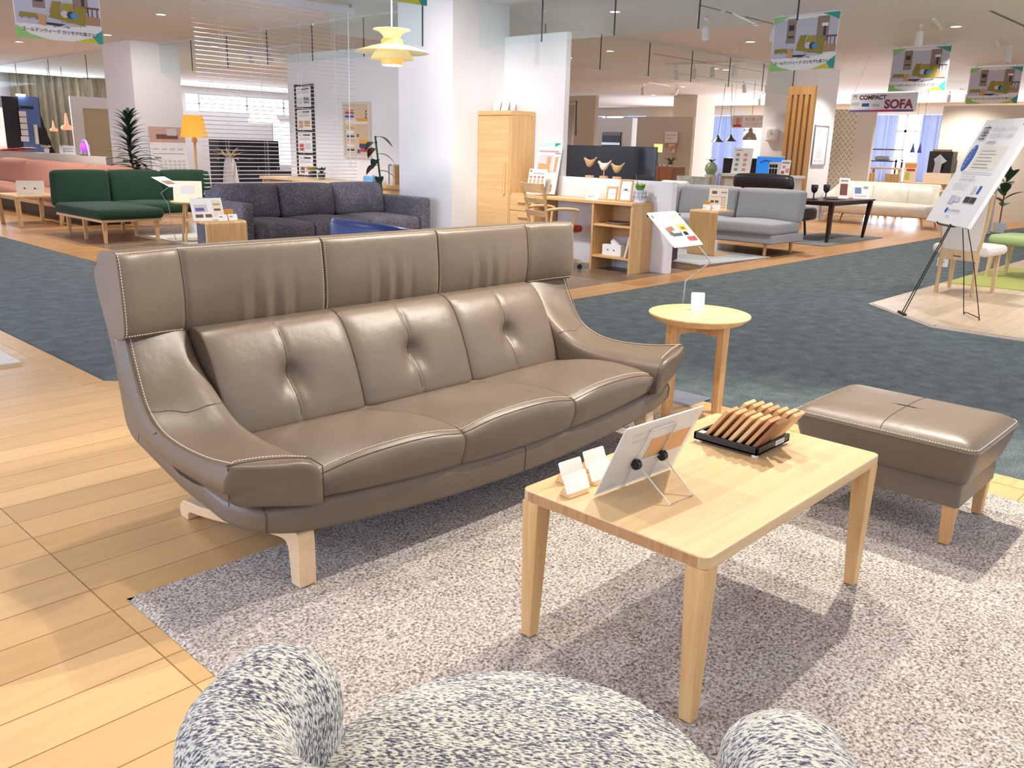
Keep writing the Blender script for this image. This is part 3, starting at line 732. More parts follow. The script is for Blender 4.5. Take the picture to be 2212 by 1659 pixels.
# ---- tilted plate of paper in clear acrylic on a wire easel
sg_ = thing('menu_stand', 'clear plastic menu board seen from behind on a folded white wire easel', 'sign', (1.715, 1.165, ZT), radians(176))
A = MB(Matrix.Translation((0, 0, .004)) @ Matrix.Rotation(radians(-24), 4, 'X'))   # board leans back towards -local... top goes to +local y
bw, bh = .155, .215
P = rrect(bw, bh/2, .006, 0, 4); A.loft([[Vector((p.x, y, p.y+bh/2)) for p in P] for y in (-.0015, .0015)])
brd = A.build('acrylic_board', M_FROST, sg_)
A = MB(Matrix.Translation((0, 0, .004)) @ Matrix.Rotation(radians(-24), 4, 'X')); A.box(-.150, .150, -.0022, -.0017, .004, .211); A.build('paper', M_PAPER, brd)
A = MB(Matrix.Translation((0, 0, .004)) @ Matrix.Rotation(radians(-24), 4, 'X'))
bk = Matrix.Translation((0, .0019, 0)) @ Matrix.Rotation(radians(180), 4, 'Z') @ Matrix.Rotation(radians(90), 4, 'X')
def bt(x, z): return Matrix.Translation((x, .0019, z)) @ Matrix(((1, 0, 0, 0), (0, 0, 1, 0), (0, 1, 0, 0), (0, 0, 0, 1)))
A.text('interior coordinate', .020, bt(-.045, .182), 0, 'LEFT', .0004); A.text('proposal', .018, bt(.040, .160), 0, 'LEFT', .0004); A.text('interior', .012, bt(.085, .018), 0, 'LEFT', .0004)
A.build('show_through_print', M_LTGREYP, brd)
A = MB(Matrix.Translation((0, 0, .004)) @ Matrix.Rotation(radians(-24), 4, 'X')); A.box(-.140, .020, .0016, .0019, .085, .150)
A.build('tan_panel', M_TANP, brd)
wr = MB(); T24 = Matrix.Translation((0, 0, .004)) @ Matrix.Rotation(radians(-24), 4, 'X')
def tp(x, y, z): return T24 @ Vector((x, y, z))
wr.tube([tp(.050, .006, .0), tp(.050, .006, .185), tp(.046, .006, .191), tp(-.046, .006, .191), tp(-.050, .006, .185), tp(-.050, .006, .0)], .0018, 6)
wr.tube([tp(.050, .006, .085), tp(-.050, .006, .085)], .0014, 6)
for q in (.050, -.050): wr.tube([tp(q, .006, .0), tp(q, -.012, -.001), tp(q, -.013, .008)], .0018, 6)
wr.tube([tp(.050, .010, .085), (.046, .150, .003), (-.046, .150, .003), tp(-.050, .010, .085)], .0019, 6)
wr.build('wire_easel', plain('white_wire', (214, 214, 210), .35, .1), sg_, smooth=60)
for q in (.052, -.052):
    k = MB(); k.cyl(tp(q-.005, .012, .085), tp(q+.009, .012, .085), .0135, n=18); k.build('knob', M_BLACK, sg_, smooth=40, bevel=.0015)
# ---- rack of wood samples
rk = thing('sample_rack', 'black tray rack holding two rows of leaning wooden sample sticks', 'sample rack', (2.213, 1.135, ZT), 0)
mb = MB(); mb.box(-.098, .098, -.103, .103, .008, .014)
for a in (-.098, .090): mb.box(a, a+.008, -.103, .103, .008, .030)
for a in (-.103, .095): mb.box(-.098, .098, a, a+.008, .008, .030)
for k in range(8): mb.box(-.090, .090, -.093+.0255*k-.003, -.093+.0255*k+.003, .012, .027)
mb.box(-.010, .010, -.095, .095, .012, .028)
tray = mb.build('tray', M_BLACK, rk, bevel=.0012)
mb = MB(); mb.box(.010, .062, -.1036, -.103, .013, .027); mb.build('barcode_sticker', M_PAPER, tray)
mb = MB()
for k in range(14): mb.box(.014+.0033*k, .0155+.0033*k, -.1039, -.1036, .015, .025)
mb.build('barcode_bars', M_GREYP, tray)
mb = MB(); mb.box(-.092, -.070, .074, .092, .030, .0304); mb.build('white_sticker', M_PAPER, tray)
for sx in (-1, 1):
    for sy in (-1, 1):
        mb = MB(); mb.cyl((sx*.085, sy*.09, 0), (sx*.085, sy*.09, .008), .009, n=12); mb.build('foot', M_PAPER, rk)
STW = [wood('stick_wood_%s' % n, a, b, 2, 1.6, .5) for n, a, b in (('ash', (206, 170, 122), (224, 190, 144)), ('beech', (188, 140, 96), (206, 160, 114)), ('walnut', (122, 78, 50), (146, 98, 64)), ('oak', (196, 156, 106), (214, 176, 126)))]
ORD = ('nearest', 'second', 'third', 'fourth', 'fifth', 'sixth', 'farthest')
for row in (0, 1):
    for k in range(7):
        mt = STW[[2, 1, 0, 0, 1, 3, 1][k] if row == 0 else [3, 0, 3, 1, 0, 3, 0][k]]
        mb = MB(); mb.box(-.031, .031, -.0055, .0055, 0, .112+.004*((k*3+row) % 3))
        o = mb.build('sample_stick', mt, bevel=.001)
        o.location = (2.213-.052+.098*row+.004*((k*5) % 3-1), 1.135-.080+.0255*k, ZT+.0205); o.rotation_euler = (radians(36), 0, 0)
        tag(o, '%s wooden sample stick from the viewer in the %s row of the black tray rack' % (ORD[k], ('left', 'right')[row]), 'wood sample', 'wooden sample sticks in the rack')

# ================================================================ round side table by the sofa arm
rt_ = thing('round_side_table', 'round oak side table with square legs beyond the right sofa arm', 'table', (3.50, 2.075, 0))
mb = MB(); mb.lathe([(.188, .478), (.205, .484), (.236, .508), (.238, .514), (.236, .518), (.230, .520), (.001, .520)], 64)
mb.build('table_top', M_OAKX, rt_, smooth=30)
for a in (255, 345, 75, 165):
    ca, sa = cos(radians(a)), sin(radians(a))
    mb = MB(Matrix.Rotation(radians(a), 4, 'Z')); mb.frustum((.165, 0, .0128), (.017, .015), (.165, 0, .482), (.021, .019)); mb.build('leg', M_BEECHZ, rt_, bevel=.002)
mb = MB(Matrix.Rotation(radians(75), 4, 'Z')); mb.box(-.15, .15, -.011, .011, .428, .480); mb.build('apron', M_BEECHZ, rt_)
mb = MB(Matrix.Rotation(radians(165), 4, 'Z')); mb.box(-.15, .15, -.011, .011, .430, .480); mb.build('apron', M_BEECHZ, rt_)
card = thing('price_card', 'small white price card on a wooden wedge on the round side table', 'card', (3.545, 2.115, .520), radians(-48), None)
mb = MB(); mb.extr([(-.004, 0), (.030, 0), (.008, .028), (.002, .028)], -.022, .022, 0); mb.build('wedge', M_BEECHZ, card)
mb = MB(Matrix.Translation((0, -.006, 0)) @ Matrix.Rotation(radians(-14), 4, 'X')); P = rrect(.032, .043, .006, 0, 4)
mb.loft([[Vector((p.x, y, p.y+.043)) for p in P] for y in (-.0012, .0012)]); cd = mb.build('card', M_PAPER, card)
mb = MB(Matrix.Translation((0, -.006, 0)) @ Matrix.Rotation(radians(-14), 4, 'X'))
for z, a, b, h in ((.076, -.026, -.012, .003), (.060, -.026, .004, .003), (.030, -.024, -.013, .016), (.028, -.008, .024, .009), (.012, -.018, .022, .004)): mb.box(a, b, -.0018, -.0013, z, z+h)
mb.build('print', M_LTGREYP, cd)
mb = MB(); mb.lathe([(.001, .003), (.118, .003), (.122, .006), (.128, .020), (.133, .022), (.136, .018), (.130, .0), (.001, .0)], 48); tr_ = tag(mb.build('round_tray', M_BEECHZ, smooth=40), 'shallow round wooden tray on the floor between sofa and side table', 'tray'); tr_.location = (3.33, 1.95, .012)
mb = MB(); mb.box(-.05, .05, -.07, .07, 0, .003); pl_ = mb.build('leaflet', M_PAPER); pl_.location = (3.33, 1.95, .0155); pl_.rotation_euler = (0, 0, .4); tag(pl_, 'white leaflet lying in the round wooden floor tray', 'leaflet')

# ================================================================ sign holders on bent rods
def printed(t, w, h, items, mat=M_PAPER, thick=.003, name='board', M=Matrix(), r=.008):
    """printed board in local XZ, bottom centre at the origin, front towards -Y; items: ('r',x,z,w,h,mat) or ('t',x,z,size,text,mat[,align])"""
    mb = MB(M); P = rrect(w/2, h/2, r, 0, 3); mb.loft([[Vector((p.x, y, p.y+h/2)) for p in P] for y in (thick, 0)])
    bd = mb.build(name, mat, t)
    groups = {'r': MB(M), 't': MB(M)}; mats = {'r': [], 't': []}
    for k, it in enumerate(items):
        g = groups[it[0]]; ml = mats[it[0]]; mt = it[5]
        if mt not in ml: ml.append(mt)
        i = ml.index(mt); d = -.0006-.00025*k if it[0] == 'r' else -.0012-.00025*len(items)
        if it[0] == 'r': x, z, a, b = it[1:5]; g.add([(x, d, z), (x+a, d, z), (x+a, d, z+b), (x, d, z+b)], [(0, 1, 2, 3)], i)
        elif it[0] == 't': g.text(it[4], it[3], Matrix.Translation((it[1], d, it[2])) @ Matrix.Rotation(pi/2, 4, 'X'), i, it[6] if len(it) > 6 else 'LEFT', it[7] if len(it) > 7 else 0)
    if groups['r'].v: groups['r'].build('print', mats['r'], bd)
    if groups['t'].v: groups['t'].build('lettering', mats['t'], bd)
    return bd
def poly_print(bd, pts, mat, d, M=Matrix()):
    mb = MB(M); mb.add([(x, d, z) for x, z in pts], [tuple(range(len(pts)))]); return mb.build('printed_shape', mat, bd)
ss = thing('sign_stand', 'white popular sofa ranking sign on a bent steel rod behind the side table', 'sign', (3.735, 2.335, 0))
mb = MB(); mb.box(-.095, .125, -.16, .06, 0, .006); mb.build('base_plate', plain('grey_plate', (150, 160, 176), .35, .6), ss, bevel=.001)
M_WIRE = plain('bent_steel_rod', (176, 178, 184), .3, .7)
rod = MB(); rod.tube(catmull([(0, 0, .006), (.004, -.01, .30), (.012, -.016, .60), (.016, -.02, .618), (.066, -.112, .715), (.066, -.112, .728), (.036, -.062, .795)], 6), .004, 8); rod.build('rod', M_WIRE, ss, smooth=60)
Mb = Matrix.Translation((-.0325, -.05, .80)) @ Matrix.Rotation(radians(-49), 4, 'X')
bd = printed(ss, .262, .235, [
    ('r', .035, .178, .075, .040, M_CREAMP), ('r', -.085, .075, .11, .060, M_BROWNP), ('r', -.070, .068, .09, .030, M_DKP), ('r', -.045, .090, .06, .015, M_PAPER),
    ('r', -.015, .105, .04, .05, M_LTGREYP), ('r', .030, .100, .075, .045, M_ORANGEP), ('r', .045, .108, .04, .018, M_BROWNP), ('r', .040, .070, .035, .024, M_BLACK), ('r', .040, .030, .075, .030, plain('wine_print', (140, 50, 60), .6)),
    ('r', -.11, .145, .07, .012, M_LTGREYP), ('r', -.11, .125, .045, .008, M_LTGREYP),
    ('t', -.100, .205, .024, '人気ソファー', M_DKP), ('t', -.062, .175, .022, 'ランキング', M_DKP), ('t', .048, .200, .019, '★第1位', M_ORANGEP), ('t', -.040, .025, .014, 'おすすめ', M_GREYP), ('t', .01, .025, .014, '★第1位', M_ORANGEP)],
    M=Mb, name='sign_board')
mb = MB(Mb)
for x, z, r in ((-.113, .205, .0075), (-.055, .025, .0065)):
    mb.tube([(x+r*cos(a), -.0016, z+r*sin(a)) for a in [2*pi*k/16 for k in range(16)]], .0016, 4, closed=True); break
mb.build('ring_mark', M_BLACK, bd)

def piece(t, name, c, size, r=.03, mat=None, bulge=(0, 0, 0), M=None, k=3, m=4, sm=60, shear=(0, 0)):
    b = MB(); b.rbox(c, size, r, k, m, bulge, 0, M, shear); return b.build(name, mat, t, smooth=sm)
def legbar(t, p0, s0, p1, s1, mat, name='leg', bevel=0):
    b = MB(); b.frustum(p0, s0, p1, s1); return b.build(name, mat, t, bevel=bevel)
def rodleg(t, p0, p1, r0, r1, mat, name='leg', n=10):
    b = MB(); b.cyl(p0, p1, r0, r1, n); return b.build(name, mat, t, smooth=50)

# ================================================================ patterned tub armchair in the foreground
M_TWEED = pile('speckled_knit', [(.36, (52, 54, 78)), (.46, (122, 124, 134)), (.53, (206, 206, 196)), (.7, (226, 226, 216))], 300, .7, .004, stretch=(1, .38, .38), rot=(0, 0, radians(-52)), big=.16)
ac = thing('tub_armchair', 'white and navy speckled knit tub armchair at the bottom edge', 'armchair', (.655, .60, 0), radians(33))
mb = MB(); rings = []
def tub(a):   # half wall section: angle a from the front direction
    R = .350; q = abs(a)/pi
    h = .575+.03*sstep(.55, .95, q)
    wd = .082
    return R, h, wd
N_ = 60
a0 = radians(76)
for k in range(N_+1):
    a = a0+(2*pi-2*a0)*k/N_; R, h, wd = tub(a if a < pi else 2*pi-a)
    e = min(k, N_-k)/N_; f = 1
    ring = []
    for j in range(20):
        b = 2*pi*j/20
        cx_, cz_ = cos(b), sin(b)
        rr = R+wd*cx_*(abs(cx_)**-.15 if abs(cx_) > 1e-3 else 1)
        zz = (h-.075)+.075*cz_ if cz_ > 0 else .20+(h-.275)*(1+cz_)
        ring.append(Vector((rr*cos(a)*(.56 if cos(a) < 0 else 1), rr*sin(a), zz)))
    rings.append(ring)
def capr(r, dirv):
    c = sum(r, Vector())/len(r); out = []
    for f, d in ((.97, .018), (.88, .042), (.7, .062), (.4, .074), (.1, .078)): out.append([Vector((c.x+(p.x-c.x)*f, c.y+(p.y-c.y)*f, c.z+(p.z-c.z)*f))+dirv*d for p in r])
    return out
d0 = Vector((sin(a0), -cos(a0), 0)); d1 = Vector((sin(a0), cos(a0), 0))
rings = list(reversed(capr(rings[0], d0)))+rings+capr(rings[-1], d1)
mb.loft([list(reversed(r)) for r in rings]); mb.build('shell', M_TWEED, ac, smooth=80)
mb = MB(); mb.lathe([(.001, .30), (.26, .30), (.295, .325), (.310, .36), (.305, .395), (.285, .418), (.23, .432), (.13, .440), (.001, .442)], 64, (.055, 0, 0)); mb.build('seat_cushion', M_TWEED, ac, smooth=60)
mb = MB(); mb.lathe([(.001, .17), (.27, .17), (.29, .20), (.29, .30), (.001, .31)], 48, (.03, 0, 0)); mb.build('seat_base', M_TWEED, ac, smooth=50)
for sx in (-1, 1):
    for sy in (-1, 1): rodleg(ac, (sx*.26, sy*.24, .013), (sx*.22, sy*.2, .18), .014, .02, M_BEECHZ)

# tip of a green potted plant at the right bottom corner: only a blurred leaf shows
pl = thing('potted_plant', 'bright green leaf tip at the lower right corner of the view', 'plant', (.98, .02, 0))
mb = MB(); mb.lathe([(.001, 0), (.11, 0), (.14, .26), (.13, .26), (.12, .24), (.001, .24)], 28); mb.build('pot', M_WHITE, pl, smooth=40)
def leaf(mb, base, dirv, L, w, droop=.3, mi=0, n=7, nup=Vector((0, 0, 1))):
    d = Vector(dirv).normalized(); side = d.cross(nup)
    side = side.normalized() if side.length > 1e-4 else Vector((1, 0, 0)); up_ = side.cross(d)
    L0, R0, C0 = [], [], []
    for k in range(n+1):
        t = k/n; p = Vector(base)+d*L*t-nup*droop*L*t*t; ww = w*sin(pi*min(.97, .08+.92*t))**.8*(1 if t < 1 else .02)
        L0.append(p+side*ww/2+up_*.12*ww); R0.append(p-side*ww/2+up_*.12*ww); C0.append(p)
    v = L0+C0+R0; f = []
    for k in range(n): f += [(k, k+1, n+1+k+1, n+1+k), (n+1+k, n+1+k+1, 2*n+2+k+1, 2*n+2+k)]
    mb.add(v, f, mi)
for k in range(9):
    a = k*2.4; mb = MB(); leaf(mb, (0, 0, .24), (cos(a), sin(a), 1.3), .34, .06, .35); mb.build('leaf', M_LEAFL, pl, smooth=60)

# ================================================================ desk set by the main pillar
M_DESKX = wood('desk_oak_x', (208, 164, 108), (226, 186, 132), 0, .7)
M_DESKY = wood('desk_oak_y', (208, 164, 108), (226, 186, 132), 1, .7)
M_DESKZ = wood('desk_oak_z', (208, 164, 110), (224, 184, 132), 2, .7)
cb = thing('tall_cabinet', 'tall light oak cabinet with bar handle in the corner by the white pillar', 'cabinet', (7.462, 7.185, 0))
mb = MB(); mb.box(-.19, .205, -.26, .26, .03, 1.60); mb.build('body', M_DESKZ, cb, bevel=.003)
mb = MB(); mb.box(-.205, .208, -.262, .262, 1.60, 1.65); mb.build('top', M_DESKY, cb, bevel=.003)
mb = MB(); mb.box(-.205, -.19, -.245, .258, .05, 1.585); dr = mb.build('door', M_DESKY, cb, bevel=.003)
mb = MB(); mb.box(-.23, -.205, -.205, -.185, .72, 1.08); mb.build('handle', M_DESKZ, dr, bevel=.006)
mb = MB(); mb.box(-.17, .2, -.25, .25, 0, .03); mb.build('plinth', M_DARKWOOD, cb)
for k in range(3):
    t = thing('folded_card', 'white folded card on the tall cabinet, %s of three' % ('left', 'middle', 'right small')[k], 'card', (7.38, 7.27-.13*k, 1.65), radians(-90), 'cards on the tall cabinet')
    w = .055 if k < 2 else .03
    mb = MB(); mb.add([(-w, -.01, 0), (w, -.01, 0), (w, .025, .11-.02*(k > 1)), (-w, .025, .11-.02*(k > 1))], [(0, 1, 2, 3)]); mb.add([(-w, .06, 0), (w, .06, 0), (w, .027, .11-.02*(k > 1)), (-w, .027, .11-.02*(k > 1))], [(0, 3, 2, 1)]); mb.build('sheet', M_PAPER, t)
du = thing('drawer_unit', 'light oak drawer chest under the desk beside the tall cabinet', 'drawers', (7.47, 6.725, 0))
mb = MB(); mb.box(-.19, .20, -.19, .19, .03, .745); mb.build('body', M_DESKZ, du, bevel=.002)
for k in range(4):
    z = .06+.165*k; mb = MB(); mb.box(-.205, -.19, -.187, .187, z, z+.158); d = mb.build('drawer', M_DESKY, du, bevel=.003)
    mb = MB(); mb.box(-.228, -.205, -.14, .05, z+.085, z+.105); mb.build('handle', M_DESKY, d, bevel=.006)
dk = thing('desk', 'light oak desk with open shelf end along the low white partition', 'desk', (7.46, 5.86, 0))
mb = MB(); mb.box(-.19, .185, -.67, .67, .70, .73); mb.build('desk_top', M_DESKY, dk, bevel=.003)
mb = MB(); mb.box(-.18, .185, -.67, -.645, 0, .70); mb.build('side_panel', M_DESKZ, dk, bevel=.002)
mb = MB(); mb.box(-.18, .185, -.165, -.14, 0, .70); mb.build('side_panel', M_DESKZ, dk, bevel=.002)
mb = MB(); mb.box(.165, .18, -.645, -.165, .34, .70); mb.build('back_panel', M_DESKY, dk)
for z in (.14, .47): mb = MB(); mb.box(-.175, .165, -.645, -.165, z, z+.022); mb.build('shelf', M_DESKY, dk, bevel=.002)
mb = MB(); mb.cyl((.09, -.6702, .60), (.09, -.6715, .60), .018, n=16); mb.build('cable_hole', M_BLACK, dk)
# things on and in the desk
def picture_frame(loc, rz, w, h, label, word):
    t = thing('framed_message', label, 'photo frame', loc, rz, 'frames on the desk')
    M = Matrix.Translation((0, 0, 0)) @ Matrix.Rotation(radians(-14), 4, 'X'); mb = MB(M)
    b = .018
    for x0, x1, z0, z1 in ((-w/2, w/2, 0, b), (-w/2, w/2, h-b, h), (-w/2, -w/2+b, b, h-b), (w/2-b, w/2, b, h-b)): mb.box(x0, x1, 0, .014, z0, z1)
    mb.build('frame', M_TANP, t, bevel=.002)
    mb = MB(M); mb.box(-w/2+b, w/2-b, .006, .012, b, h-b); s_ = mb.build('print', M_PAPER, t)
    mb = MB(M); mb.text(word, .03, Matrix.Translation((0, .0052, h*.5)) @ Matrix.Rotation(pi/2, 4, 'X'), 0, 'CENTER', 0, .3); mb.build('lettering', M_GREYP, s_)
    mb = MB(); mb.box(-.02, .02, .03, .07, 0, .004); mb.extr([(.03, h*.55), (.034, h*.55), (.075, .002), (.068, 0)], -.015, .015, 0); mb.build('strut', M_BROWNP, t)
    return t
picture_frame((7.44, 5.60, .73), radians(-78), .125, .15, 'small wooden photo frame with handwriting on the desk, left of the taller frame', 'Have')
picture_frame((7.44, 5.42, .73), radians(-72), .145, .235, 'taller wooden photo frame with handwriting on the desk beside the potted plant', 'Always')
t = thing('price_tent', 'white folded price card lying on the desk left of the frames', 'card', (7.42, 5.84, .73), radians(-82))
printed(t, .16, .10, [('t', -.04, .07, .02, '本体', M_GREYP), ('t', -.06, .035, .024, '¥98,000', M_DKP)], M=Matrix.Rotation(radians(-38), 4, 'X'), name='sheet')
pp_ = thing('potted_plant', 'small green plant in a white pot with grey ring pattern on the desk end', 'plant', (7.50, 5.27, .73))
mb = MB(); mb.lathe([(.001, .0), (.062, .0), (.066, .008), (.056, .015), (.056, .02), (.064, .05), (.066, .10), (.070, .125), (.064, .125), (.058, .11), (.001, .11)], 32); pot = mb.build('pot', plain('glazed_white', (214, 220, 230), .2), pp_, smooth=40)
mb = MB()
for r in range(2):
    for k in range(9):
        a = 2*pi*k/9; c = Vector((.0665*cos(a), .0665*sin(a), .055+.042*r)); s1 = Vector((-sin(a), cos(a), 0)); s2 = Vector((0, 0, 1))
        mb.tube([c+s1*.012*cos(b)+s2*.015*sin(b) for b in [2*pi*j/12 for j in range(12)]], .003, 4, closed=True)
mb.build('ring_pattern', M_GREYP, pot)
for k in range(16):
    a = k*2.4; mb = MB(); leaf(mb, (.02*cos(a), .02*sin(a), .11), (cos(a), sin(a), 1.6+.7*(k % 3)), .09+.02*(k % 3), .05, .3); mb.build('leaf', M_LEAFL, pp_, smooth=60)
mb = MB(); leaf(mb, (0, 0, .11), (-.1, .35, 1), .20, .018, .05); mb.build('tall_leaf', M_LEAFL, pp_)
t = thing('tissue_box', 'white tissue box with two dark round dots on the middle desk shelf', 'tissue box', (7.42, 5.50, .162), radians(-84))
mb = MB(); mb.box(-.115, .115, -.06, .06, 0, .115); mb.build('box', M_PAPER, t, bevel=.003)
for x in (-.045, .03): mb = MB(); mb.cyl((x, -.0605, .06), (x, -.062, .06), .008, n=12); mb.build('dot', M_BLACK, t)
mb = MB(); rr = []
for k in range(7):
    z = .115+.06*k/6; rr.append([Vector((.05*(1-.5*k/6)*cos(b)*(1+.35*sin(3*b+k)), .02*(1+.5*k/6)*sin(b)*(1+.3*cos(4*b+k)), z)) for b in [2*pi*j/16 for j in range(16)]])
mb.loft(rr); mb.build('tissue', M_PAPER, t, smooth=60)
t = thing('white_book', 'white book leaning against the right side of the middle desk shelf', 'book', (7.40, 5.285, .162), 0)
mb = MB(Matrix.Rotation(radians(14), 4, 'X')); mb.box(-.09, .09, -.012, .012, .004, .235); mb.build('cover', M_PAPER, t, bevel=.002)
mb = MB(Matrix.Rotation(radians(14), 4, 'X')); mb.box(-.0905, -.02, -.009, .009, .008, .232); mb.build('pages', M_CREAMP, t)
t = thing('serving_tray', 'oval grey metal tray on the top desk shelf', 'tray', (7.45, 5.46, .492), radians(90))
mb = MB(); mb.lathe([(.001, .006), (.15, .006), (.17, .022), (.176, .024), (.174, .018), (.155, 0), (.001, 0)], 40, sy=.75); mb.build('dish', plain('grey_tin', (150, 142, 140), .25, .6), t, smooth=50)
t = thing('wall_outlet_card', 'cream card hanging below the desk beside the shelf end', 'card', (7.60, 5.85, .33), radians(-90)); printed(t, .12, .11, [], M_CREAMP, name='sheet')
# posters leaning on the desk top beside the cabinet
t = thing('furniture_poster', 'large white furniture poster with green corner standing on the desk', 'poster', (7.50, 6.62, .746), radians(-90)); 
Mp = Matrix.Rotation(radians(-12), 4, 'X')
bd = printed(t, .36, .58, [('r', -.18, .53, .36, .05, plain('mint_print', (196, 226, 220), .7)), ('r', -.16, .24, .24, .20, M_LTGREYP), ('r', -.14, .25, .17, .09, M_TANP), ('r', -.02, .25, .06, .17, M_TANP), ('r', .10, .25, .045, .17, M_TANP), ('r', .09, .45, .08, .015, M_GREYP),
    ('r', -.16, .47, .30, .018, M_PINKP), ('r', -.14, .20, .16, .012, M_LTGREYP), ('r', -.16, .16, .12, .012, M_PINKP), ('r', .02, .03, .05, .12, M_LTGREYP), ('r', .09, .03, .03, .08, M_TANP)], M=Mp, name='poster')
poly_print(bd, [(.07, .57), (.15, .57), (.07, .535)], M_GREENP, -.006, Mp)
t = thing('furniture_flyer', 'small white flyer with red columns in front of the large desk poster', 'poster', (7.36, 6.62, .746), radians(-90))
printed(t, .27, .28, [('r', -.12, .245, .03, .018, M_RED), ('r', -.07, .225, .17, .012, M_PINKP), ('r', -.11, .03, .03, .14, M_TANP), ('r', -.05, .03, .03, .14, M_TANP), ('r', .01, .03, .03, .14, M_TANP), ('r', .07, .03, .03, .14, M_TANP), ('r', -.11, .18, .03, .02, M_RED), ('r', -.05, .18, .03, .02, M_RED), ('r', .01, .18, .03, .02, M_RED), ('r', .07, .18, .03, .02, M_RED)], M=Mp, name='flyer')
# desk chair
dc = thing('desk_chair', 'oak desk chair with red seat, slatted back and castors', 'chair', (7.03, 6.02, 0), radians(72))
M_REDF = plain('red_seat_fabric', (150, 32, 26), .85, sheen=.2)
mb = MB(); mb.rbox((0, -.01, .435), (.46, .43, .075), .035, 3, 4, (0, 0, .012)); mb.build('seat', M_REDF, dc, smooth=60)
mb = MB(); mb.box(-.2, .2, -.19, .18, .375, .40); mb.build('seat_frame', M_OAKX, dc)
for sx in (-1, 1):
    mb = MB(); P = catmull([(sx*.19, .20, .36), (sx*.195, .215, .55), (sx*.205, .25, .74), (sx*.215, .30, .90)], 5); mb.tube(P, .018, 8); mb.build('back_post', M_OAKZ, dc, smooth=60)
    mb = MB(); P = catmull([(sx*.205, .23, .63), (sx*.235, .10, .645), (sx*.25, -.06, .64), (sx*.245, -.14, .625)], 5); mb.tube(P, .016, 8); ar = mb.build('armrest', M_OAKY, dc, smooth=60)
    mb = MB(); mb.tube(catmull([(sx*.245, -.12, .625), (sx*.235, -.10, .52), (sx*.21, -.08, .40)], 5), .015, 8); mb.build('arm_post', M_OAKZ, dc, smooth=60)
for z0, z1, y in ((.80, .895, .275), (.695, .745, .245), (.56, .62, .225)):
    mb = MB(); n = 10; r = []
    for k in range(n+1):
        x = -.20+.40*k/n; b = y+.035*(1-(x/.2)**2)
        r.append([Vector((x, b-.008, z0)), Vector((x, b+.008, z0)), Vector((x, b+.008+.02, z1)), Vector((x, b-.008+.02, z1))])
    mb.loft(r); mb.build('back_slat', M_OAKX, dc, smooth=40)
mb = MB(); mb.cyl((0, 0, .12), (0, 0, .38), .025); mb.build('gas_column', M_BLACK, dc, smooth=40)
for k in range(5):
    a = 2*pi*k/5+.3; mb = MB(Matrix.Rotation(a, 4, 'Z')); mb.frustum((.29, 0, .07), (.012, .018), (.02, 0, .12), (.02, .028)); mb.extr([(.02, .09), (.02, .145), (.30, .095), (.30, .065)], -.018, .018, 1); fo = mb.build('base_arm', M_OAKX, dc, bevel=.003)
    mb = MB(Matrix.Rotation(a, 4, 'Z')); mb.cyl((.29, -.02, .028), (.29, .02, .028), .028, n=16); mb.build('castor', M_BLACK, fo, smooth=40)
# wooden birds on the low partition
def bird(y, label, zst, flip, matb, mats):
    t = thing('wooden_bird', label, 'bird figurine', (7.69, y, .945), radians(-90)+(pi if flip else 0), 'wooden birds on the partition')
    mb = MB(); mb.box(-.045, .045, -.022, .022, 0, .026); mb.build('base', M_TANP, t, bevel=.002)
    mb = MB(); mb.cyl((0, 0, .026), (0, 0, zst), .006, n=10); mb.build('stem', mats, t)
    mb = MB(); B = catmull([(-.094, .080, .003), (-.084, .083, .012), (-.070, .078, .019), (-.055, .060, .025), (-.034, .040, .036), (-.005, .034, .040), (.024, .042, .033), (.048, .060, .021), (.070, .082, .013), (.088, .098, .010), (.094, .102, .004)], 4); rr = []
    for x, z, r in B: rr.append([Vector((x, r*cos(b)*.8, zst+z+r*sin(b)-.005)) for b in [2*pi*j/14 for j in range(14)]])
    mb.loft(rr); mb.build('body', matb, t, smooth=60)
    return t
M_BIRD = wood('bird_wood', (178, 140, 96), (200, 164, 118), 0, 3)
bird(6.10, 'tallest wooden bird on a dark stem, left one of three on the partition', .125, False, M_BIRD, M_BLACK)
bird(5.90, 'middle wooden bird with white back on the partition', .095, False, plain('white_washed_wood', (222, 212, 194), .6), M_TANP)
bird(5.72, 'lowest wooden bird, right one of three on the partition', .075, False, M_BIRD, M_BLACK)
# television behind the partition
tv = thing('television', 'large dark flat television screen behind the wooden birds', 'television', (8.42, 6.42, .55), radians(-90))
mb = MB(); mb.box(-.68, .68, 0, .05, .10, .745); mb.build('screen', plain('glossy_navy_screen', (20, 26, 44), .12, 0, .6, coat=.5), tv, bevel=.004)
mb = MB(); mb.box(-.2, .2, -.08, .12, 0, .02); mb.box(-.05, .05, .01, .04, .02, .12); mb.build('stand', M_BLACK, tv)
ts = thing('television_board', 'dark low television board behind the white partition', 'cabinet', (8.45, 6.42, 0), radians(-90))
mb = MB(); mb.box(-.9, .9, -.2, .25, .02, .55); mb.build('body', M_DARKWOOD, ts, bevel=.003)
for x in (-.45, .45): mb = MB(); mb.box(x-.44, x+.44, -.22, -.2, .05, .52); mb.build('door', M_DARKWOOD, ts, bevel=.003)
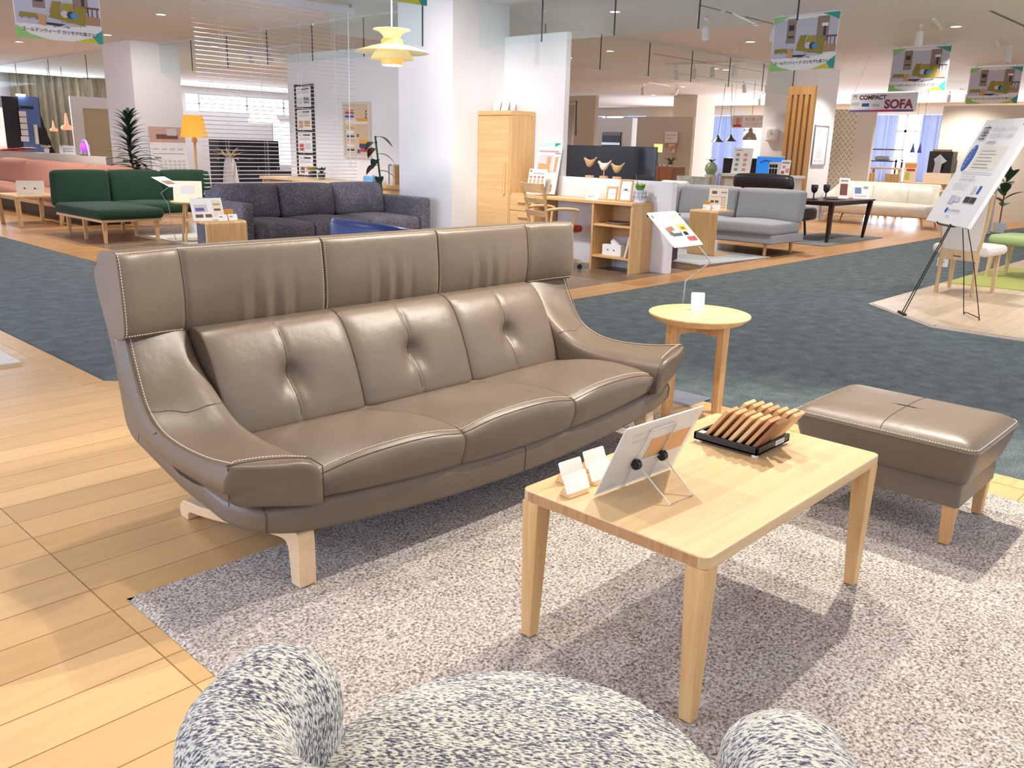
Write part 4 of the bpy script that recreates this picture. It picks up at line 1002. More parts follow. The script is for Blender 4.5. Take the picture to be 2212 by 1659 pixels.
# poster display, bag and screens left of the television, seen past the partition
# ================================================================ pictures, shelf and things on the white wall behind the blind
t = thing('poster_column', 'tall black strip with four furniture flyers on the white wall behind the blind', 'poster board', (7.535, 11.46, .74), radians(-90))
mb = MB(); mb.box(-.25, .25, 0, .012, 0, 1.33); bd = mb.build('black_panel', M_BLACK, t)
for k in range(4):
    z = .02+.33*k; printed(t, .38, .29, [('r', -.15, .245, .05, .018, M_GREYP), ('r', -.06, .24, .2, .028, M_DKP), ('r', -.15, .19, .28, .03, M_LTGREYP), ('r', -.15, .03, .12, .10, (M_BROWNP, M_RED, M_TANP, M_LTGREYP)[k]), ('r', .0, .05, .15, .09, (M_PINKP, M_LTGREYP, M_TANP, M_GREYP)[k])], M=Matrix.Translation((0, -.004, z)), name='flyer', r=.002)
t = thing('framed_artwork', 'framed abstract art print of coloured blocks on the white wall', 'picture', (7.535, 10.16, 1.05), radians(-90))
mb = MB()
for x0, x1, z0, z1 in ((-.31, .31, 0, .035), (-.31, .31, .715, .75), (-.31, -.275, .035, .715), (.275, .31, .035, .715)): mb.box(x0, x1, -.02, .012, z0, z1)
mb.build('frame', plain('pale_frame', (214, 204, 188), .5), t)
printed(t, .55, .68, [('r', -.27, .0, .54, .68, plain('beige_art', (212, 188, 160), .7)), ('r', -.27, .56, .2, .05, M_RED), ('r', -.27, .51, .2, .04, M_BLUEP), ('r', -.27, .42, .54, .06, M_CREAMP)]+[('r', -.24, .06+.06*k, .17, .028, (M_DKP, M_PAPER, M_ORANGEP)[k % 3]) for k in range(6)]+[('r', .0, .46, .27, .04, M_ORANGEP), ('r', .05, .16, .22, .05, M_ORANGEP), ('r', .05, .10, .22, .06, plain('navy_art', (60, 66, 110), .7)), ('r', .08, .05, .19, .05, M_RED), ('r', .0, .03, .07, .05, M_BLUEP), ('r', .0, .25, .04, .04, M_BROWNP), ('r', .2, .58, .03, .02, M_DKP), ('r', .2, .54, .03, .02, M_DKP), ('r', .2, .50, .03, .02, M_DKP)], M=Matrix.Translation((0, -.002, .035)), name='print', r=.001)
wd_ = thing('wall_desk', 'long light oak desk along the white wall behind the blind', 'desk', (7.27, 10.2, 0), radians(-90))
mb = MB(); mb.box(-1.75, 1.6, -.25, .27, .70, .735); mb.build('desk_top', M_DESKX, wd_)
mb = MB(); mb.box(1.2, 1.6, -.22, .25, 0, .70); mb.build('drawer_block', M_DESKZ, wd_)
mb = MB(); mb.box(-1.72, -1.69, -.22, .25, 0, .70); mb.build('side_panel', M_DESKZ, wd_)
t = thing('file_rack', 'magazine rack of upright white folders on the wall desk', 'files', (7.34, 9.05, .735), radians(-90))
for k in range(5):
    mb = MB(); mb.box(-.09+.035*k, -.062+.035*k, -.1, .12, 0, .24+.02*(k % 2)); mb.build('folder', (M_PAPER, M_GREYP, M_PAPER, M_LTGREYP, M_TANP)[k], t)
t = thing('woven_basket', 'grey woven basket standing on its side on the wall desk near the pillar', 'basket', (7.36, 8.80, .735), radians(-90))
mb = MB(); mb.rbox((0, 0, .14), (.2, .16, .28), .03); mb.build('weave', pile('wicker', [(.35, (96, 84, 74)), (.65, (176, 164, 150))], 60, 1, .01), t, smooth=60)
t = thing('tissue_packet', 'pale blue tissue packet on the wall desk', 'tissue box', (7.14, 9.35, .735), radians(-90))
mb = MB(); mb.rbox((0, 0, .05), (.22, .11, .10), .02); mb.build('packet', plain('sky_blue_pack', (120, 180, 232), .5), t, smooth=60)
mb = MB(); mb.rbox((0, 0, .105), (.10, .05, .02), .008); mb.build('tissue', M_PAPER, t, smooth=60)
t = thing('green_stool', 'pale green curved stool back showing above the wall desk', 'stool', (6.85, 9.75, 0), 0)
mb = MB(); mb.rbox((0, 0, .70), (.32, .30, .10), .04); mb.build('seat', plain('sage_fabric', (170, 176, 120), .9), t, smooth=60)
for sx in (-1, 1):
    for sy in (-1, 1): rodleg(t, (sx*.13, sy*.12, 0), (sx*.1, sy*.1, .66), .012, .015, M_OAKZ)
def bush(name, label, loc, n, L, w, h, mat, pot=None, potc=None, stem=0, cat='plant', group=None, spread=1.0):
    t = thing(name, label, cat, loc, 0, group)
    if pot:
        mb = MB(); mb.lathe([(.001, 0), (pot*.75, 0), (pot, pot*1.5), (pot*.9, pot*1.5), (pot*.85, pot*1.35), (.001, pot*1.35)], 24); mb.build('pot', potc or M_WHITE, t, smooth=40)
    z0 = pot*1.35 if pot else 0
    if stem:
        mb = MB(); mb.tube(catmull([(0, 0, z0), (.02, .01, z0+stem*.5), (-.01, .0, z0+stem)], 4), .012, 6); mb.build('stem', M_BROWNP, t)
    for k in range(n):
        a = k*2.39996; q = k/max(1, n-1); zb = z0+(stem*(.35+.65*q) if stem else 0)
        mb = MB(); leaf(mb, (.01*cos(a), .01*sin(a), zb), (spread*cos(a), spread*sin(a), .5+1.2*q if stem else h), L*(.75+.5*((k*7) % 5)/5), w, .28)
        mb.build('leaf', mat, t, smooth=60)
    return t
bush('potted_plant', 'bright lime leafed plant on the wall desk beside the black flyer strip', (7.3, 10.95, .735), 14, .17, .05, 1.2, plain('lime_leaf', (150, 176, 70), .5), .06, M_DKP)
bush('potted_plant', 'small dark leafed plant on the wall desk, right of the lime leafed one', (7.3, 10.72, .735), 12, .15, .04, 1.4, M_LEAF, .06, M_DKP)
# rubber plant by the left face of the main pillar
t = thing('rubber_plant', 'dark glossy rubber plant by the main white pillar behind the grey sofa', 'plant', (6.80, 8.70, 0))
mb = MB(); mb.lathe([(.001, 0), (.10, 0), (.13, .24), (.12, .24), (.11, .21), (.001, .21)], 24); mb.build('pot', M_DKP, t, smooth=40)
mb = MB(); mb.tube(catmull([(0, 0, .2), (.03, .02, .6), (-.02, .02, 1.0), (-.04, .05, 1.34)], 5), .012, 6); mb.build('stem', M_LEAF, t)
for k in range(9):
    a = 1.9+k*2.0; z = .78+.068*k; mb = MB(); leaf(mb, (-.01-.003*k, .02+.004*k, z), (cos(a)*.7, sin(a), .25), .24, .11, .75); mb.build('leaf', plain('rubber_leaf', (30, 52, 46), .25), t, smooth=60)
# venetian blind hung from the ceiling behind the grey sofa
M_SLAT = plain('white_slat', (232, 232, 238), .35)
vb = thing('venetian_blind', 'open white venetian blind hanging from the ceiling behind the grey sofa', 'blind', (5.63, 9.0, 0))
mb = MB(); mb.box(-1.03, 1.03, -.03, .03, 2.72, 2.80); mb.build('head_rail', M_SLAT, vb, bevel=.003)
mb = MB(); mb.box(-1.0, -.97, -.005, .005, 2.80, CEIL); mb.box(.97, 1.0, -.005, .005, 2.80, CEIL); mb.box(-.02, .02, -.005, .005, 2.80, CEIL); hg = mb.build('hanger', M_STEEL, vb)
for k in range(46):
    z = .70+.0440*k; mb = MB(Matrix.Translation((0, 0, z)) @ Matrix.Rotation(radians(9), 4, 'X'))
    P = [(-.0245, 0), (-.012, .0022), (0, .003), (.012, .0022), (.0245, 0), (.0245, -.0008), (0, .0022), (-.0245, -.0008)]
    mb.extr(P, -1.02, 1.02, 0); mb.build('slat', M_SLAT, vb, smooth=40)
for x in (-.72, -.24, .24, .72):
    mb = MB(); mb.tube([(x, -.026, .69), (x, -.026, 2.73)], .0012, 4); mb.tube([(x, .026, .69), (x, .026, 2.73)], .0012, 4); mb.tube([(x+.03, 0, .69), (x+.03, 0, 2.73)], .001, 4); mb.build('cord', M_PAPER, vb)
mb = MB(); mb.box(-1.02, 1.02, -.025, .025, .665, .685); mb.build('bottom_rail', M_SLAT, vb, bevel=.003)
mb = MB(); mb.cyl((.90, -.04, .95), (.92, -.04, 2.72), .006, n=8); mb.build('tilt_wand', M_SLAT, vb)

# ================================================================ grey velvet sofa with arms
M_VELVET = pile('charcoal_velvet', [(.34, (78, 75, 86)), (.5, (100, 97, 108)), (.66, (126, 123, 134))], 60, .15, .003, .75, big=.35)
gs = thing('velvet_sofa', 'charcoal velvet three seat sofa with slim straight arms', 'sofa', (5.50, 8.14, 0))
W = 2.42
piece(gs, 'base', (0, .02, .20), (W-.2, .9, .18), .03, M_VELVET)
for sx in (-1, 1): piece(gs, 'arm', (sx*(W/2-.065), 0, .35), (.13, .98, .62), .035, M_VELVET)
piece(gs, 'back_frame', (0, .43, .42), (W-.24, .14, .64), .04, M_VELVET)
for k in range(3):
    x = (k-1)*.715
    piece(gs, 'seat_cushion', (x, -.08, .36), (.712, .78, .17), .05, M_VELVET, (0, .01, .035))
    piece(gs, 'back_cushion', (x, .30, .62), (.712, .20, .36), .06, M_VELVET, (0, .045, .01), shear=(.18, 0))
for sx in (-1, 1):
    for sy in (-1, 1): rodleg(gs, (sx*1.1, sy*.40, 0), (sx*1.1, sy*.40, .12), .014, .018, M_BLKMET)
# wood C-shaped side tables
def c_table(loc, rz, label, w=.40, d=.36, h=.54, mat=None, th=.022):
    t = thing('c_side_table', label, 'side table', loc, rz, None)
    r = .03; mat = mat or M_OAKZ
    def prof(y0, y1, z0, z1):   # bent plywood C in (y,z): open towards +y
        o = [(y1, 0), (y0+r, 0)]+[(y0+r-r*sin(a), r-r*cos(a)) for a in (pi/8, pi/4, 3*pi/8)]+[(y0, r), (y0, z1-r)]+[(y0+r-r*cos(a), z1-r+r*sin(a)) for a in (pi/8, pi/4, 3*pi/8)]+[(y0+r, z1), (y1, z1)]
        i = [(y1, z1-th), (y0+r, z1-th), (y0+th+.004, z1-th-.004), (y0+th, z1-r), (y0+th, r), (y0+th+.004, th+.004), (y0+r, th), (y1, th)]
        return o+i
    mb = MB(); mb.extr(prof(0, d, 0, h), -w/2, w/2, 0); mb.build('bent_panel', mat, t, bevel=.002)
    return t
c_table((3.90, 7.24, .0), 0, 'bent oak c-shaped side table at the left arm of the charcoal sofa', .40, .38, .54)
t = thing('sofa_sign', 'white sofa leaflet board leaning on the bent table by the charcoal sofa', 'sign', (3.80, 7.36, .54), radians(-6))
printed(t, .29, .21, [('r', -.12, .08, .12, .07, M_LTGREYP), ('r', -.11, .09, .08, .03, M_PURPLEP), ('r', -.12, .03, .07, .03, M_BROWNP), ('r', -.03, .03, .06, .03, M_BROWNP), ('r', .05, .04, .08, .15, M_CREAMP), ('r', .06, .14, .06, .02, M_TANP), ('r', .06, .09, .06, .02, M_BROWNP)], M=Matrix.Rotation(radians(-22), 4, 'X'))
for k in range(2):
    t = thing('price_card', 'small white price card before the leaflet on the bent table, %s' % ('left', 'right')[k], 'card', (3.90+.10*k, 7.30, .54), radians(-8)); printed(t, .085, .06, [('r', -.03, .03, .03, .012, M_GREYP)], M=Matrix.Rotation(radians(-25), 4, 'X'), name='card')
t = thing('tissue_packet', 'yellow packet behind the price cards on the bent table', 'packet', (4.0, 7.42, .54)); mb = MB(); mb.box(-.05, .05, -.03, .03, 0, .09); mb.build('packet', M_ORANGEP, t)
# small round table with a cream board
t = thing('round_side_table', 'small round pale wood table between green and charcoal sofas', 'table', (5.1, 10.35, 0))
mb = MB(); mb.lathe([(.001, .475), (.21, .475), (.235, .49), (.235, .50), (.001, .50)], 40); mb.build('table_top', M_OAKX, t, smooth=40)
for a in (100, 220, 340): rodleg(t, (.2*cos(radians(a)), .2*sin(radians(a)), 0), (.12*cos(radians(a)), .12*sin(radians(a)), .48), .014, .02, M_OAKZ)
t = thing('cream_board', 'cream menu board seen from behind on the small round pale table', 'sign', (5.1, 10.4, .50), radians(-30)); printed(t, .34, .25, [('r', -.08, .09, .16, .10, M_LTGREYP)], M_CREAMP, M=Matrix.Rotation(radians(-16), 4, 'X'))
# blue leather tub chair seen from behind
M_BLUEL = plain('blue_leather', (30, 56, 116), .35, bump=.05)
bc = thing('blue_armchair', 'low blue leather armchair showing only its back over the taupe sofa', 'armchair', (4.36, 5.56, 0), radians(87))
mb = MB(); rr = []
for k in range(33):
    a = radians(-100+200*k/32); q = abs(k-16)/16; h = .665-.06*q**3
    R = .40; c = Vector((R*sin(a)*1.14, R*(abs(cos(a))**.6*(1 if cos(a) > 0 else -1))*.72, 0)); n_ = Vector((sin(a), cos(a), 0))
    rr.append([c-n_*.04+Vector((0, 0, .2)), c+n_*.045+Vector((0, 0, .2)), c+n_*.055+Vector((0, 0, h-.05)), c+n_*.03+Vector((0, 0, h-.008)), c+Vector((0, 0, h)), c-n_*.03+Vector((0, 0, h-.008)), c-n_*.045+Vector((0, 0, h-.05))])
mb.loft(rr); mb.build('backrest', M_BLUEL, bc, smooth=55)
piece(bc, 'seat_cushion', (0, -.06, .36), (.66, .66, .16), .06, M_BLUEL, (0, 0, .03))
for sx in (-1, 1):
    for sy in (-1, 1): rodleg(bc, (sx*.26, sy*.26, 0), (sx*.24, sy*.24, .3), .014, .018, M_OAKZ)

# ================================================================ green sofa with chaise
M_GREEN = pile('forest_green_wool', [(.35, (22, 44, 32)), (.65, (44, 72, 52))], 160, .25, .003, .95)
gr = thing('green_sofa', 'dark green wool sofa with long chaise end on pale wooden legs', 'sofa', (5.25, 11.7, 0))
for k in range(3):
    x = -.78+.735*k
    piece(gr, 'back_cushion', (x, .44, .58), (.73, .17, .46), .06, M_GREEN, (0, .03, .01), shear=(.22, .10 if k == 0 else 0))
    if k: piece(gr, 'seat_cushion', (x, -.0, .345), (.73, .76, .13), .055, M_GREEN, (0, 0, .025))
piece(gr, 'chaise_cushion', (-.76, -.36, .345), (.80, 1.46, .13), .055, M_GREEN, (0, 0, .03))
mb = MB(); mb.box(-1.13, 1.06, -.33, .40, .25, .282); mb.box(-1.13, -.39, -1.05, -.33, .25, .282); mb.build('frame', M_OAKX, gr, bevel=.004)
for x, y in ((-1.08, -1.0), (-.44, -1.0), (-1.08, -.40), (-.44, -.38), (1.0, -.3), (1.0, .36), (-1.0, .36), (-.3, .36), (.3, -.3)): legbar(gr, (x, y, 0), (.016, .016), (x, y, .25), (.024, .024), M_OAKZ)
t = thing('sign_stand', 'sofa leaflet on a thin bent rod in front of the green sofa', 'sign', (4.74, 10.04, 0))
mb = MB(); mb.tube([(0, 0, .004), (-.06, .02, .50), (-.10, .10, .62), (.03, .03, .73)], .004, 6); mb.build('rod', M_WIRE, t)
mb = MB(); mb.box(-.1, .1, -.1, .1, 0, .004); mb.build('base_plate', M_STEEL, t)
printed(t, .25, .26, [('r', -.09, .06, .18, .10, M_BROWNP), ('r', -.09, .17, .18, .06, M_LTGREYP)], M=Matrix.Translation((.02, -.06, .70)) @ Matrix.Rotation(radians(30), 4, 'Z') @ Matrix.Rotation(radians(-66), 4, 'X'), name='sign_board')
m_ = MB(); m_.prism([(4.9, 9.9), (6.9, 9.9), (6.9, 11.2), (4.9, 11.2)], .002, .010); tag(m_.build('area_rug', pile('pale_grey_rug', [(.35, (176, 172, 160)), (.65, (214, 210, 198))], 120, .5, .006)), 'pale grey rug in front of the green sofa', 'rug')

# ================================================================ pink sofa, its table and what stands behind it
M_PINK = pile('salmon_weave', [(.35, (176, 118, 100)), (.65, (206, 150, 130))], 150, .25, .003, .95)
ps = thing('pink_sofa', 'long salmon pink sofa on a wooden base against the low partition', 'sofa', (5.2, 15.7, 0), radians(-90))
for k in range(4):
    x = -1.9+1.38*k-.1
    piece(ps, 'back_cushion', (x, .22, .60), (1.37, .18, .44), .06, M_PINK, (0, .03, .01), shear=(.2, 0))
    piece(ps, 'seat_cushion', (x, -.12, .33), (1.37, .72, .14), .05, M_PINK, (0, 0, .025))
mb = MB(); mb.box(-2.7, 2.85, -.44, .36, .20, .26); mb.build('frame', M_OAKX, ps)
mb = MB(); mb.box(-2.5, 2.6, -.30, .30, 0, .20); mb.build('dark_plinth', M_DARKWOOD, ps)
t = thing('cushion', 'salmon scatter cushion with pale zip edge lying at the near end of the pink sofa', 'cushion', (5.05, 13.1, .43), radians(-60)); piece(t, 'cover', (0, .05, .19), (.42, .14, .38), .06, M_PINK, (0, .04, 0)); mb = MB(); mb.tube([(-.215, .05, .03), (-.225, .05, .19), (-.215, .05, .35)], .012, 6); mb.build('edge', M_CREAMP, t)
t = thing('side_table', 'plain oak side table in front of the pink sofa', 'table', (4.33, 13.72, 0))
mb = MB(); mb.box(-.32, .32, -.45, .45, .395, .42); mb.build('table_top', M_OAKY, t, bevel=.003)
for sx in (-1, 1):
    for sy in (-1, 1): legbar(t, (sx*.27, sy*.39, 0), (.022, .022), (sx*.29, sy*.41, .395), (.03, .03), M_OAKZ)
t = thing('menu_board', 'blank pale board with two black knobs on the oak table before the pink sofa', 'sign', (4.30, 13.55, .42), radians(-30)); printed(t, .36, .20, [], M_CREAMP, M=Matrix.Rotation(radians(-14), 4, 'X'))
for q in (-.06, .07): mb = MB(); mb.cyl((q, -.02, .09), (q, -.045, .09), .012, n=12); mb.build('knob', M_BLACK, t)
# on the low partition
for k in range(6):
    t = thing('leaflet', '%s of the fanned red and brown leaflets on the low partition' % ('first', 'second', 'third', 'fourth', 'fifth', 'last')[k], 'leaflet', (5.84, 19.4-.24*k, .93+.014*k), radians(30-8*k), 'fanned leaflets on the partition')
    mb = MB(); mb.box(-.10, .10, -.28, .28, .0, .010); mb.build('sheet', (M_RED, plain('magenta_print', (196, 60, 90), .6), M_RED, plain('magenta_print', (196, 60, 90), .6), M_BROWNP, M_TANP)[k], t)
bush('succulent', 'white and green succulent on the low partition behind the pink sofa', (5.85, 17.3, .93), 14, .16, .04, 1.0, plain('pale_succulent', (214, 212, 180), .6), .05, M_WHITE)
t = thing('notice_board', 'white notice with text lines on the low partition beside the purple lamp', 'sign', (5.85, 16.3, .93), radians(-90)); printed(t, .74, .15, [('r', -.28, .12, .04, .02, M_DKP), ('r', -.15, .09, .40, .012, M_GREYP), ('r', -.15, .05, .40, .012, M_GREYP), ('r', -.17, .02, .02, .09, M_DKP)])
t = thing('purple_lamp', 'small white table lamp glowing purple on the low partition', 'lamp', (5.85, 15.5, .93), radians(-90))
mb = MB()
for sg in (-1, 1): mb.tube(catmull([(sg*.16, 0, .0), (sg*.14, 0, .12), (sg*.08, 0, .22), (0, 0, .25)], 4), .02, 8)
mb.build('arch', plain('white_purple_shell', (206, 196, 226), .4), t, smooth=60)
mb = MB(); mb.ball((0, 0, .14), .075, 10); mb.build('globe', plain('purple_glow', (170, 70, 220), .4, emit=1.2), t, smooth=60)
mb = MB(); mb.box(-.15, .15, -.04, .04, 0, .012); mb.build('foot', M_BLACK, t)
# floor plant beside the left pillar
dp = thing('dracaena_plant', 'tall green dracaena plant before the left white pillar', 'plant', (6.02, 14.1, 0))
mb = MB(); mb.lathe([(.001, 0), (.14, 0), (.18, .34), (.165, .34), (.15, .3), (.001, .3)], 24); mb.build('pot', M_WHITE, dp, smooth=40)
mb = MB(); mb.tube(catmull([(0, 0, .3), (.02, 0, .7), (-.02, .02, 1.1), (0, 0, 1.5)], 5), .018, 6); mb.tube([(.02, .02, .3), (.10, .04, .9)], .014, 6); mb.build('stem', M_BROWNP, dp)
for k in range(80):
    a = k*2.4; z = .62+.92*(k/80); L = .50-.12*(k/80); el = .35+1.3*(k/80)**2
    bx = .10 if z < .95 and k % 2 else 0
    mb = MB(); leaf(mb, (bx, .0, z), (cos(a), sin(a), el), L, .062 if z > .95 else .095, .38, n=6); mb.build('leaf', M_LEAF, dp, smooth=60)
t = thing('calendar_poster', 'large calendar style poster leaning on the left white pillar', 'poster', (7.24, 15.25, 0), 0)
printed(t, .68, 1.46, [('r', -.33, 1.18, .66, .27, plain('rosy_print', (206, 170, 160), .7)), ('r', -.2, 1.24, .40, .08, M_BROWNP), ('r', .0, 1.30, .18, .12, M_LTGREYP)]+[('r', -.28+.15*k, 1.05, .10, .03, M_LTGREYP) for k in range(4)]+[('r', -.30, .98, .58, .01, M_GREYP)]+[('r', -.20+.085*c, .84-.06*r, .055, .035, M_LTGREYP) for r in range(4) for c in range(6)]+[('r', -.28, .90, .12, .03, M_GREYP)], M=Matrix.Rotation(radians(-6), 4, 'X'), name='poster', r=.004)
# orange floor lamp
fl_ = thing('floor_lamp', 'wooden floor lamp with glowing orange tapered shade', 'lamp', (6.55, 13.0, 0))
mb = MB(); mb.lathe([(.001, 0), (.13, 0), (.13, .02), (.001, .03)], 28); mb.build('base', M_OAKX, fl_, smooth=40)
mb = MB(); mb.cyl((0, 0, .02), (0, 0, 1.22), .016, .02); mb.build('pole', M_OAKZ, fl_, smooth=40)
mb = MB(); mb.cyl((0, 0, 1.20), (0, 0, 1.28), .045, .03); mb.build('lamp_holder', M_OAKZ, fl_, smooth=40)
mb = MB(); mb.frustum((.0, 0, 1.27), (.155, .155), (-.0, 0, 1.60), (.11, .11)); sh = mb.build('shade', plain('orange_shade', (236, 160, 60), .7, emit=.75), fl_, bevel=.008)
# dried grass in a vase, dark things behind the blind
M_NAVYD = plain('near_black_navy', (26, 26, 40), .5)
def panel_thing(name, label, cat, x, y, w, h, mat, rz=0, d=.35, z=0, doors=0):
    t = thing(name, label, cat, (x, y, z), rz); mb = MB(); mb.box(-w/2, w/2, 0, d, .03, h); mb.build('body', mat, t, bevel=.003)
    mb = MB(); mb.box(-w/2+.02, w/2-.02, .02, d-.02, 0, .03); mb.build('plinth', M_DARKWOOD, t)
    for k in range(doors):
        mb = MB(); mb.box(-w/2+w*k/doors+.006, -w/2+w*(k+1)/doors-.006, -.018, 0, .05, h-.02); dd = mb.build('door', mat, t, bevel=.002)
        mb = MB(); mb.box(-w/2+w*(k+.85)/doors-.008, -w/2+w*(k+.85)/doors+.008, -.035, -.018, h*.4, h*.6); mb.build('handle', M_STEEL, dd)
    return t
panel_thing('dark_cabinet', 'near black cabinet behind the blind and dried grass', 'cabinet', 9.1, 15.8, 1.3, 1.25, M_NAVYD, 0, .4, doors=3)
panel_thing('dark_sideboard', 'low black sideboard with doors behind the lower blind', 'cabinet', 9.0, 13.9, 2.4, .72, M_NAVYD, 0, .45, doors=4)
t = thing('dried_grass', 'dried beige pampas grass in a vase behind the blind', 'plant', (7.45, 13.6, .0))
mb = MB(); mb.lathe([(.001, 0), (.12, 0), (.14, .5), (.10, .85), (.07, .95), (.001, .95)], 20); mb.build('vase', M_WHITE, t, smooth=40)
for k in range(26):
    a = k*2.4; mb = MB(); leaf(mb, (0, 0, .93), (cos(a), sin(a), .35+.5*(k % 3)), .42, .035, .35); mb.build('stalk', plain('straw', (206, 184, 146), .8), t)
# bright shop lamps on the cream wall behind the blind
t = thing('wall_lamp', 'glowing white pleated pendant lamp behind the blind', 'lamp', (9.8, 16.4, 0))
mb = MB(); mb.lathe([(.12, 1.62), (.30, 1.60), (.32, 1.66), (.26, 1.72), (.28, 1.80), (.18, 1.86), (.04, 1.90)], 32); mb.build('shade', plain('lit_pleats', (255, 226, 196), .6, emit=2.5), t, smooth=40)
mb = MB(); mb.cyl((0, 0, 1.88), (0, 0, CEIL), .005, n=6); mb.build('cord', M_WHITE, t)
t = thing('bright_screen', 'bright white backlit window panel seen through the blind', 'screen', (11.6, 17.6, .72), radians(-45))
mb = MB(); mb.box(-.75, .75, 0, .05, 0, .95); mb.build('panel', plain('backlit_white', (236, 244, 255), .5, emit=2.2), t)
mb = MB(); mb.box(-.78, -.75, -.01, .06, -.70, .98); mb.box(.75, .78, -.01, .06, -.70, .98); mb.build('frame', M_WHITE, t)
# far left: curtain, dark blue shop display, door panel
curtain(8.3, 10.3, .01, CEIL, 26.7, pile('beige_curtain', [(.35, (132, 122, 102)), (.65, (170, 160, 138))], 40, .1, .004, stretch=(1, 1, .1)), 'long beige pleated curtain on the far left wall', .07, .22, axis=0)
curtain(10.1, 11.5, 1.75, CEIL, 26.4, MATS['beige_curtain'], 'short beige pleated valance above the far left white panel', .05, .3, axis=0, name='curtain_valance')
t = thing('door_panel', 'white display door frame with beige opening in front of the far left curtain', 'door', (9.6, 24.6, 0), 0)
mb = MB(); mb.box(-.57, -.27, 0, .06, 0, 2.25); mb.box(-.27, .50, 0, .06, 1.96, 2.25); mb.box(.50, .57, 0, .06, 0, 2.25); mb.build('frame', M_WHITE, t)
mb = MB(); mb.box(-.27, .50, .04, .06, 0, 1.96); mb.build('panel', plain('khaki_panel', (190, 178, 148), .8), t)
t = thing('display_kiosk', 'dark navy shop display with price cards and a light blue side panel', 'display', (6.66, 21.0, 0), 0)
mb = MB(); mb.box(-.34, .40, 0, .5, 0, 2.02); mb.build('body', M_NAVYD, t)
mb = MB(); mb.box(-.02, .38, -.02, 0, .1, 2.04); mb.build('blue_panel', plain('slate_blue', (90, 122, 190), .6), t)
for k in range(5): mb = MB(); mb.box(-.04-.02*(k == 0), .10, -.035, -.022, 1.10+.13*k, 1.21+.13*k); mb.build('price_card', M_PAPER, t)
mb = MB(); mb.box(.0, .26, -.04, -.021, 1.78, 1.84); mb.build('dark_slot', M_BLACK, t)
mb = MB(); mb.box(.28, .36, -.08, -.021, 1.05, 1.40); mb.build('dark_bottle', M_BLACK, t)
mb = MB(); mb.box(.22, .28, -.08, -.021, 1.05, 1.46); mb.build('white_bottle', M_PAPER, t)
mb = MB(); mb.cyl((-.06, -.06, 2.06), (.12, -.06, 2.06), .022, n=10); mb.build('lit_tube', M_LAMPW, t)
t = thing('black_panel_stack', 'stack of leaning black sample panels right of the navy display', 'panels', (6.66, 21.3, 0), 0)
for k in range(4): mb = MB(); mb.extr([(.42+.001*k, 0), (.86-.05*k, 0), (.66-.03*k, .95+.2*k), (.46, 1.25+.2*k)], .06*k-.1, .06*k-.06, 1); mb.build('panel', M_BLACK, t)
t = thing('notice_board', 'cream framed notice board at the far left edge', 'sign', (5.78, 19.6, .93+0), radians(-20)); printed(t, .22, .82, [('r', -.09, .08, .18, .30, M_PAPER), ('r', -.09, .42, .18, .34, M_LTGREYP)], M_CREAMP, .02)
def copper_pendant(loc, label, s=1):
    t = thing('copper_pendant_lamp', label, 'lamp', loc, 0, 'copper pendant lamps')
    mb = MB(); mb.lathe([(.012*s, .40*s), (.02*s, .36*s), (.05*s, .13*s), (.06*s, .12*s), (.12*s, .09*s), (.14*s, .05*s), (.13*s, .01*s), (.10*s, 0)], 24, cap0=False); mb.build('shade', plain('copper_glow', (236, 160, 120), .3, .2, emit=.9), t, smooth=50)
    mb = MB(); mb.ball((0, 0, .05*s), .05*s, 8); mb.build('bulb', M_LAMP, t, smooth=60)
    mb = MB(); mb.cyl((0, 0, .40*s), (0, 0, CEIL-loc[2]), .006, n=6); mb.build('cord', M_BLACK, t)
copper_pendant((8.31, 23.0, 1.38), 'upper glowing copper pendant before the beige curtain', 1.0)
copper_pendant((8.10, 23.3, 1.34), 'lower glowing copper pendant before the beige curtain', .65)
# ================================================================ layered pendant lamp
pn = thing('pendant_lamp', 'cream and orange layered pendant lamp left of the main white pillar', 'lamp', (5.35, 6.65, 1.955))
M_PSHADE = plain('cream_enamel', (236, 226, 176), .3, emit=.25)
M_PORANGE = plain('orange_inner', (240, 176, 96), .3, emit=.7)
mb = MB(); mb.lathe([(.345, .115), (.30, .135), (.20, .165), (.11, .185), (.10, .18), (.20, .155), (.30, .125)], 48, cap0=False, cap1=False); mb.build('wide_shade', M_PSHADE, pn, smooth=60)
mb = MB(); mb.lathe([(.20, .055), (.19, .075), (.16, .12), (.12, .15), (.10, .155), (.15, .11), (.185, .06)], 48, cap0=False, cap1=False); mb.build('lower_shade', M_PSHADE, pn, smooth=60)
mb = MB(); mb.lathe([(.10, .005), (.10, .09), (.095, .09), (.095, .005)], 40, cap0=False, cap1=False); mb.build('inner_ring', M_PORANGE, pn, smooth=40)
mb = MB(); mb.lathe([(.10, .185), (.10, .22), (.09, .235)], 40, cap0=False, cap1=False); mb.build('neck_ring', M_PORANGE, pn, smooth=40)
mb = MB(); mb.lathe([(.07, .22), (.085, .265), (.12, .295), (.175, .312), (.17, .316), (.115, .303), (.06, .29), (.05, .24)], 40, cap0=False, cap1=False); mb.build('top_shade', M_PSHADE, pn, smooth=60)
mb = MB(); mb.lathe([(.001, .0), (.088, .0), (.088, .006), (.001, .006)], 32); mb.build('diffuser', M_LAMP, pn)
mb = MB(); mb.cyl((0, 0, .25), (0, 0, CEIL-1.955), .006, n=8); mb.build('cord', M_WHITE, pn)
